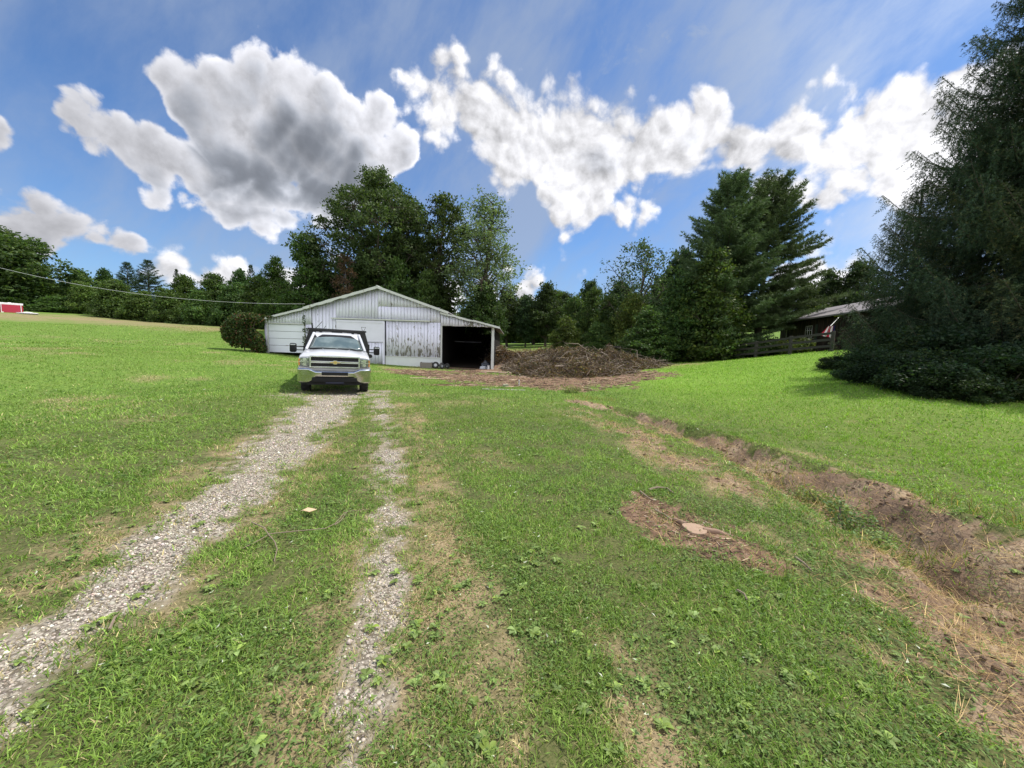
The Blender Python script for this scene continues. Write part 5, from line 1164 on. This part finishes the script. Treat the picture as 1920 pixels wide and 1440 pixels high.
for r0, r1, dens, k in [(.8, 2.2, 12500, 1.0), (2.2, 3.6, 8500, 1.2), (3.6, 6, 4300, 1.5), (6, 10, 1800, 2.1), (10, 17, 560, 3.0), (17, 30, 280, 3.6), (30, 62, 60, 5.5)]:
    x, y = scatter(r0, r1, dens)
    g_, d_, i_, s_, l_ = masks(x, y)
    pr = (1-.93*np.clip(g_*1.3, 0, 1))*(1-.93*np.clip(i_*1.5, 0, 1))*(1-.84*np.clip(s_*1.5, 0, 1))*(1-.30*d_)
    tuftn = np.clip(fbm(x, y, .22, 3, 3)*2.6-.55, .12, 1.2); kp = rng.random(len(x)) < pr*(tuftn if r1 < 17 else 1)
    x, y, g_, d_, l_ = x[kp], y[kp], g_[kp], d_[kp], l_[kp]; tf = tuftn[kp]; n = len(x)
    c, isd = green(n, x, y, l_, np.maximum(d_*.8, g_[:n]*.9))
    L = rng.uniform(.024, .066, n)*(1+.45*(k-1)*.55)*(.65+.5*tf)*np.where(isd, .8, 1); L = np.minimum(L, .13)
    wd = rng.uniform(.0022, .0046, n)*k
    V, Fq, Ft, cc = blades(x, y, ground(x, y)-.004, L, wd, rng.uniform(.25, 1.35, n), rng.uniform(.1, .9, n), c)
    parts.append((V, Fq, Ft, cc))
def join(parts):
    o = 0; Vs = []; A = []; B = []; Cc = []
    for V, a, b, c in parts: Vs.append(V); A.append(a+o); B.append(b+o); Cc.append(c); o += len(V)
    return np.concatenate(Vs), [np.concatenate(A), np.concatenate(B)], np.concatenate(Cc)
V, F, c = join(parts)
tag(mesh_np('grass', V, F, M_GRASS, attrs=dict(lc=c)), 'short mown grass with dry blades covering the yard', 'grass', kind='stuff')
# broad leaved weeds and clover
def leaflets(x, y, z, s, col, tilt=.5, asp=.62):
    n = len(x); th = rng.uniform(0, 6.283, n); h = np.c_[np.cos(th), np.sin(th), rng.uniform(-.1, tilt, n)]; h /= np.linalg.norm(h, axis=1)[:, None]
    sd = np.c_[-np.sin(th), np.cos(th), rng.normal(0, .35, n)]; sd /= np.linalg.norm(sd, axis=1)[:, None]; s_ = s[:, None]; B = np.c_[x, y, z]
    V = np.stack([B, B+h*s_*.45+sd*s_*asp*.5, B+h*s_*.5-np.array([[0, 0, .08]])*s_, B+h*s_*.45-sd*s_*asp*.5, B+h*s_], 1).reshape(-1, 3)
    i = np.arange(n)[:, None]*5; return V, i+np.array([[0, 2, 4, 1]]), i+np.array([[0, 3, 4]]), i+np.array([[0, 4, 2]]), np.repeat(col, 5, 0)
parts = []
for r0, r1, dens, k in [(.8, 2.6, 5200, 1.0), (2.6, 5, 2600, 1.2), (5, 10, 800, 1.7), (10, 18, 150, 2.6)]:
    x, y = scatter(r0, r1, dens); g_, d_, i_, s_, l_ = masks(x, y)
    cl = np.clip(fbm(x+40, y, .65, 4, 2)*3.4-1.15, 0.04, 1)
    kp = rng.random(len(x)) < cl*(1-.98*np.clip(g_*1.6, 0, 1))*(1-.9*i_)*(1-.88*s_)*(1-.45*d_)*(1-.75*l_); x, y = x[kp], y[kp]; n = len(x)
    tt = rng.random((n, 1)); col = (np.array([[.058, .112, .020]])*(1-tt)+np.array([[.205, .290, .090]])*tt)*np.exp(rng.normal(0, .15, (n, 1))); col = np.where(rng.random((n, 1)) < .006, np.array([[.62, .62, .56]]), col)
    V, a, b, b2, c = leaflets(x, y, ground(x, y)+rng.uniform(.006, .035, n), rng.uniform(.012, .034, n)*k, col)
    parts.append((V, np.concatenate([b, b2]), np.zeros((0, 3), int), c))
o = 0; Vs = []; Fs = []; Cs = []
for V, a, b, c in parts: Vs.append(V); Fs.append(a+o); Cs.append(c); o += len(V)
tag(mesh_np('clover', np.concatenate(Vs), np.concatenate(Fs), M_GRASS, attrs=dict(lc=np.concatenate(Cs))), 'clover and small broad leaved weeds among the grass', 'weeds', kind='stuff')
# plantain rosettes lying flat in the worn grass
parts = []; C0 = []
for r0, r1, dens in [(.9, 3.0, 46.0), (3.0, 6.0, 14), (6, 10, 3)]:
    x, y = scatter(r0, r1, dens); g_, d_, i_, s_, l_ = masks(x, y)
    kp = rng.random(len(x)) < np.clip(.25+.9*(fbm(x, y, .9, 3, 3)*2-.7)+.35*d_, 0, 1)*(1-.8*s_)*(1-.9*i_)*(1-.8*l_)*(1-.7*g_)*np.where(x > 1.6, .35, 1); C0.append(np.c_[x[kp], y[kp]])
C0 = np.concatenate(C0)
for cx_, cy_ in C0:
    k = rng.integers(6, 12); R = rng.uniform(.016, .050); th = rng.uniform(0, 6.28)+np.arange(k)*2.4+rng.normal(0, .2, k); L = R*rng.uniform(.6, 1.15, k); w2 = L*rng.uniform(.20, .34, k); z0 = gz(cx_, cy_)+.006
    t = np.linspace(0, 1, 6); wp = np.array([.12, .62, 1.0, .92, .55, .02])
    for i in range(k):
        d = np.array([math.cos(th[i]), math.sin(th[i])]); s_2 = np.array([-d[1], d[0]]); zc = z0+.008+L[i]*(.22*np.sin(t*2.4)-.04*t)*rng.uniform(.2, 1.1)
        c_ = np.c_[cx_+d[0]*L[i]*t, cy_+d[1]*L[i]*t, zc]; wv = (wp*w2[i])[:, None]
        a_ = c_+np.c_[s_2[0]*wv, s_2[1]*wv, wv*.35]; b_ = c_-np.c_[s_2[0]*wv, s_2[1]*wv, -wv*.35]
        parts.append((np.stack([a_, c_, b_], 1).reshape(-1, 3), np.array([.160, .205, .065])*np.exp(rng.normal(-.1, .3))*np.array([1, 1, rng.uniform(.6, 1.3)])))
ql = []
for j in range(5): b0 = j*3; ql += [(b0, b0+1, b0+4, b0+3), (b0+1, b0+2, b0+5, b0+4)]
ql = np.array(ql); V = np.concatenate([p[0] for p in parts]); F = (np.arange(len(parts))[:, None, None]*18+ql[None]).reshape(-1, 4)
tag(mesh_np('plantain_weeds', V, F, M_GRASS, attrs=dict(lc=np.clip(np.repeat(np.array([p[1] for p in parts]), 18, 0), 0, .6)), smooth=True), 'flat rosettes of broad plantain leaves in the worn grass', 'weeds', kind='stuff')
# rank grass and weeds along the ditch
parts = []
TG = [Stroke([(1440,868,.25),(1520,905,.3),(1600,950,.4),(1700,985,.45),(1760,1010,.3)], .9, 1), Stroke([(1640,1010,.3),(1690,1035,.35),(1740,1060,.2)], .9, .9), Stroke([(1780,950,.4),(1880,985,.5),(1960,1010,.5)], .9, .8), Stroke([(1080,745,.5),(1140,752,.6)], .9, .7), Stroke([(1330,825,.15),(1380,845,.2)], .9, .8), Stroke([(1225,968,.14),(1235,975,.14)], .8, .9),Stroke([(1440,1075,.2),(1480,1090,.2)], .8, .8)]
x, y = scatter(1.6, 20, 900, R_(60)); kp = rng.random(len(x)) < un(TG, x, y)*np.clip(14/np.hypot(x, y)**1.2, .3, 1); x, y = x[kp], y[kp]; n = len(x)
col = np.where(rng.random((n, 1)) < .3, np.array([[.33, .28, .14]]), np.array([[.11, .19, .045]]))*np.exp(rng.normal(0, .3, (n, 1)))
V, Fq, Ft, cc = blades(x, y, ground(x, y)-.01, rng.uniform(.07, .24, n), rng.uniform(.003, .007, n), rng.uniform(.1, 1.0, n), rng.uniform(.2, 1.0, n), np.clip(col, 0, .8))
tag(mesh_np('rank_grass', V, [Fq, Ft], M_GRASS, attrs=dict(lc=cc)), 'longer uncut grass tufts along the ditch', 'grass', kind='stuff')
# straw and dead stems lying on the ditch banks
parts = []
for r0, r1, dens, k in [(1.5, 5, 2600, 1.0), (5, 10, 1100, 1.5), (10, 20, 300, 2.4)]:
    x, y = scatter(r0, r1, dens); g_, d_, i_, s_, l_ = masks(x, y); kp = rng.random(len(x)) < np.clip(s_*1.3, 0, 1)+.35*i_; x, y = x[kp], y[kp]; n = len(x)
    col = np.where(rng.random((n, 1)) < .5, np.array([[.40, .32, .20]]), np.array([[.17, .115, .075]]))*np.exp(rng.normal(0, .3, (n, 1)))
    V, Fq, Ft, cc = blades(x, y, ground(x, y)+rng.uniform(-.004, .02, n), rng.uniform(.05, .20, n), rng.uniform(.0014, .003, n)*k, rng.uniform(1.15, 1.6, n), rng.uniform(-.4, .3, n), np.clip(col, 0, .8)); parts.append((V, Fq, Ft, cc))
V, F, c = join(parts)
tag(mesh_np('straw', V, F, M_GRASS, attrs=dict(lc=c)), 'dead grass stems lying along the ditch', 'straw', kind='stuff')
# clods of soil
M_SOIL = mat('soil_clod', lambda q, b: setb(q, b, q.v('MULTIPLY', attr(q, 'lc', 'Color'), q.mix(q.noise(pos(q), 60, 3), (.7, .7, .7), (1.2, 1.2, 1.2))), .95, 0, .1))
parts = []
sv = np.array([[1,0,0],[-1,0,0],[0,1,0],[0,-1,0],[0,0,.7],[0,0,-.7]]); sf = np.array([[0,2,4],[2,1,4],[1,3,4],[3,0,4],[2,0,5],[1,2,5],[3,1,5],[0,3,5]])
o = 0; Vs = []; Fs = []; Cs = []
for r0, r1, dens, k in [(1.5, 5, 420, 1.0), (5, 11, 200, 1.4), (11, 24, 60, 2.2)]:
    x, y = scatter(r0, r1, dens); g_, d_, i_, s_, l_ = masks(x, y); kp = rng.random(len(x)) < np.clip(s_+i_-.15, 0, 1)*np.clip(fbm(x, y, .5, 3, 2)*3-1, .1, 1); x, y = x[kp], y[kp]; n = len(x)
    s = rng.uniform(.006, .022, n)*k*np.where(rng.random(n) < .06, 1.9, 1); v = sv[None]*s[:, None, None]*rng.uniform(.5, 1.35, (n, 6, 3)); th = rng.uniform(0, 6.28, n); cs, sn = np.cos(th)[:, None], np.sin(th)[:, None]
    v = np.stack([v[..., 0]*cs-v[..., 1]*sn, v[..., 0]*sn+v[..., 1]*cs, v[..., 2]], -1)+np.c_[x, y, ground(x, y)+s*.1][:, None]
    Vs.append(v.reshape(-1, 3)); Fs.append((np.arange(n)[:, None, None]*6+sf[None]).reshape(-1, 3)+o); o += n*6
    Cs.append(np.repeat(np.array([[.17, .115, .078]])*np.exp(rng.normal(0, .35, (n, 1))), 6, 0))
tag(mesh_np('soil_clods', np.concatenate(Vs), np.concatenate(Fs), M_SOIL, attrs=dict(lc=np.clip(np.concatenate(Cs), 0, .5)), smooth=True), 'crumbs and clods of brown soil on the torn ground and ditch banks', 'soil', kind='stuff')
# gravel
o = 0; Vs = []; Fs = []; Cs = []
for r0, r1, dens, k in [(.8, 3, 9500, 1.0), (3, 6, 4200, 1.35), (6, 13, 1100, 2.0)]:
    x, y = scatter(r0, r1, dens); g_, d_, i_, s_, l_ = masks(x, y); kp = rng.random(len(x)) < np.clip(g_*1.25-.22, 0, 1)**1.3; x, y = x[kp], y[kp]; n = len(x)
    s = rng.uniform(.0028, .0075, n)*k*np.where(rng.random(n) < .08, 1.7, 1)*np.exp(rng.normal(0, .2, n)); v = sv[None]*s[:, None, None]*rng.uniform(.6, 1.3, (n, 6, 3)); th = rng.uniform(0, 6.28, n); cs, sn = np.cos(th)[:, None], np.sin(th)[:, None]
    v = np.stack([v[..., 0]*cs-v[..., 1]*sn, v[..., 0]*sn+v[..., 1]*cs, v[..., 2]], -1)+np.c_[x, y, ground(x, y)+s*.2][:, None]
    Vs.append(v.reshape(-1, 3)); Fs.append((np.arange(n)[:, None, None]*6+sf[None]).reshape(-1, 3)+o); o += n*6
    Cs.append(np.repeat(np.array([[.38, .335, .275]])*np.exp(rng.normal(0, .36, (n, 1)))*(1+rng.normal(0, .05, (n, 3))), 6, 0))
M_STONE = mat('gravel_stone', lambda q, b: setb(q, b, attr(q, 'lc', 'Color'), .85, 0, .3))
tag(mesh_np('gravel', np.concatenate(Vs), np.concatenate(Fs), M_STONE, attrs=dict(lc=np.clip(np.concatenate(Cs), 0, .75))), 'pale crushed stone in the two wheel tracks', 'gravel', kind='stuff')
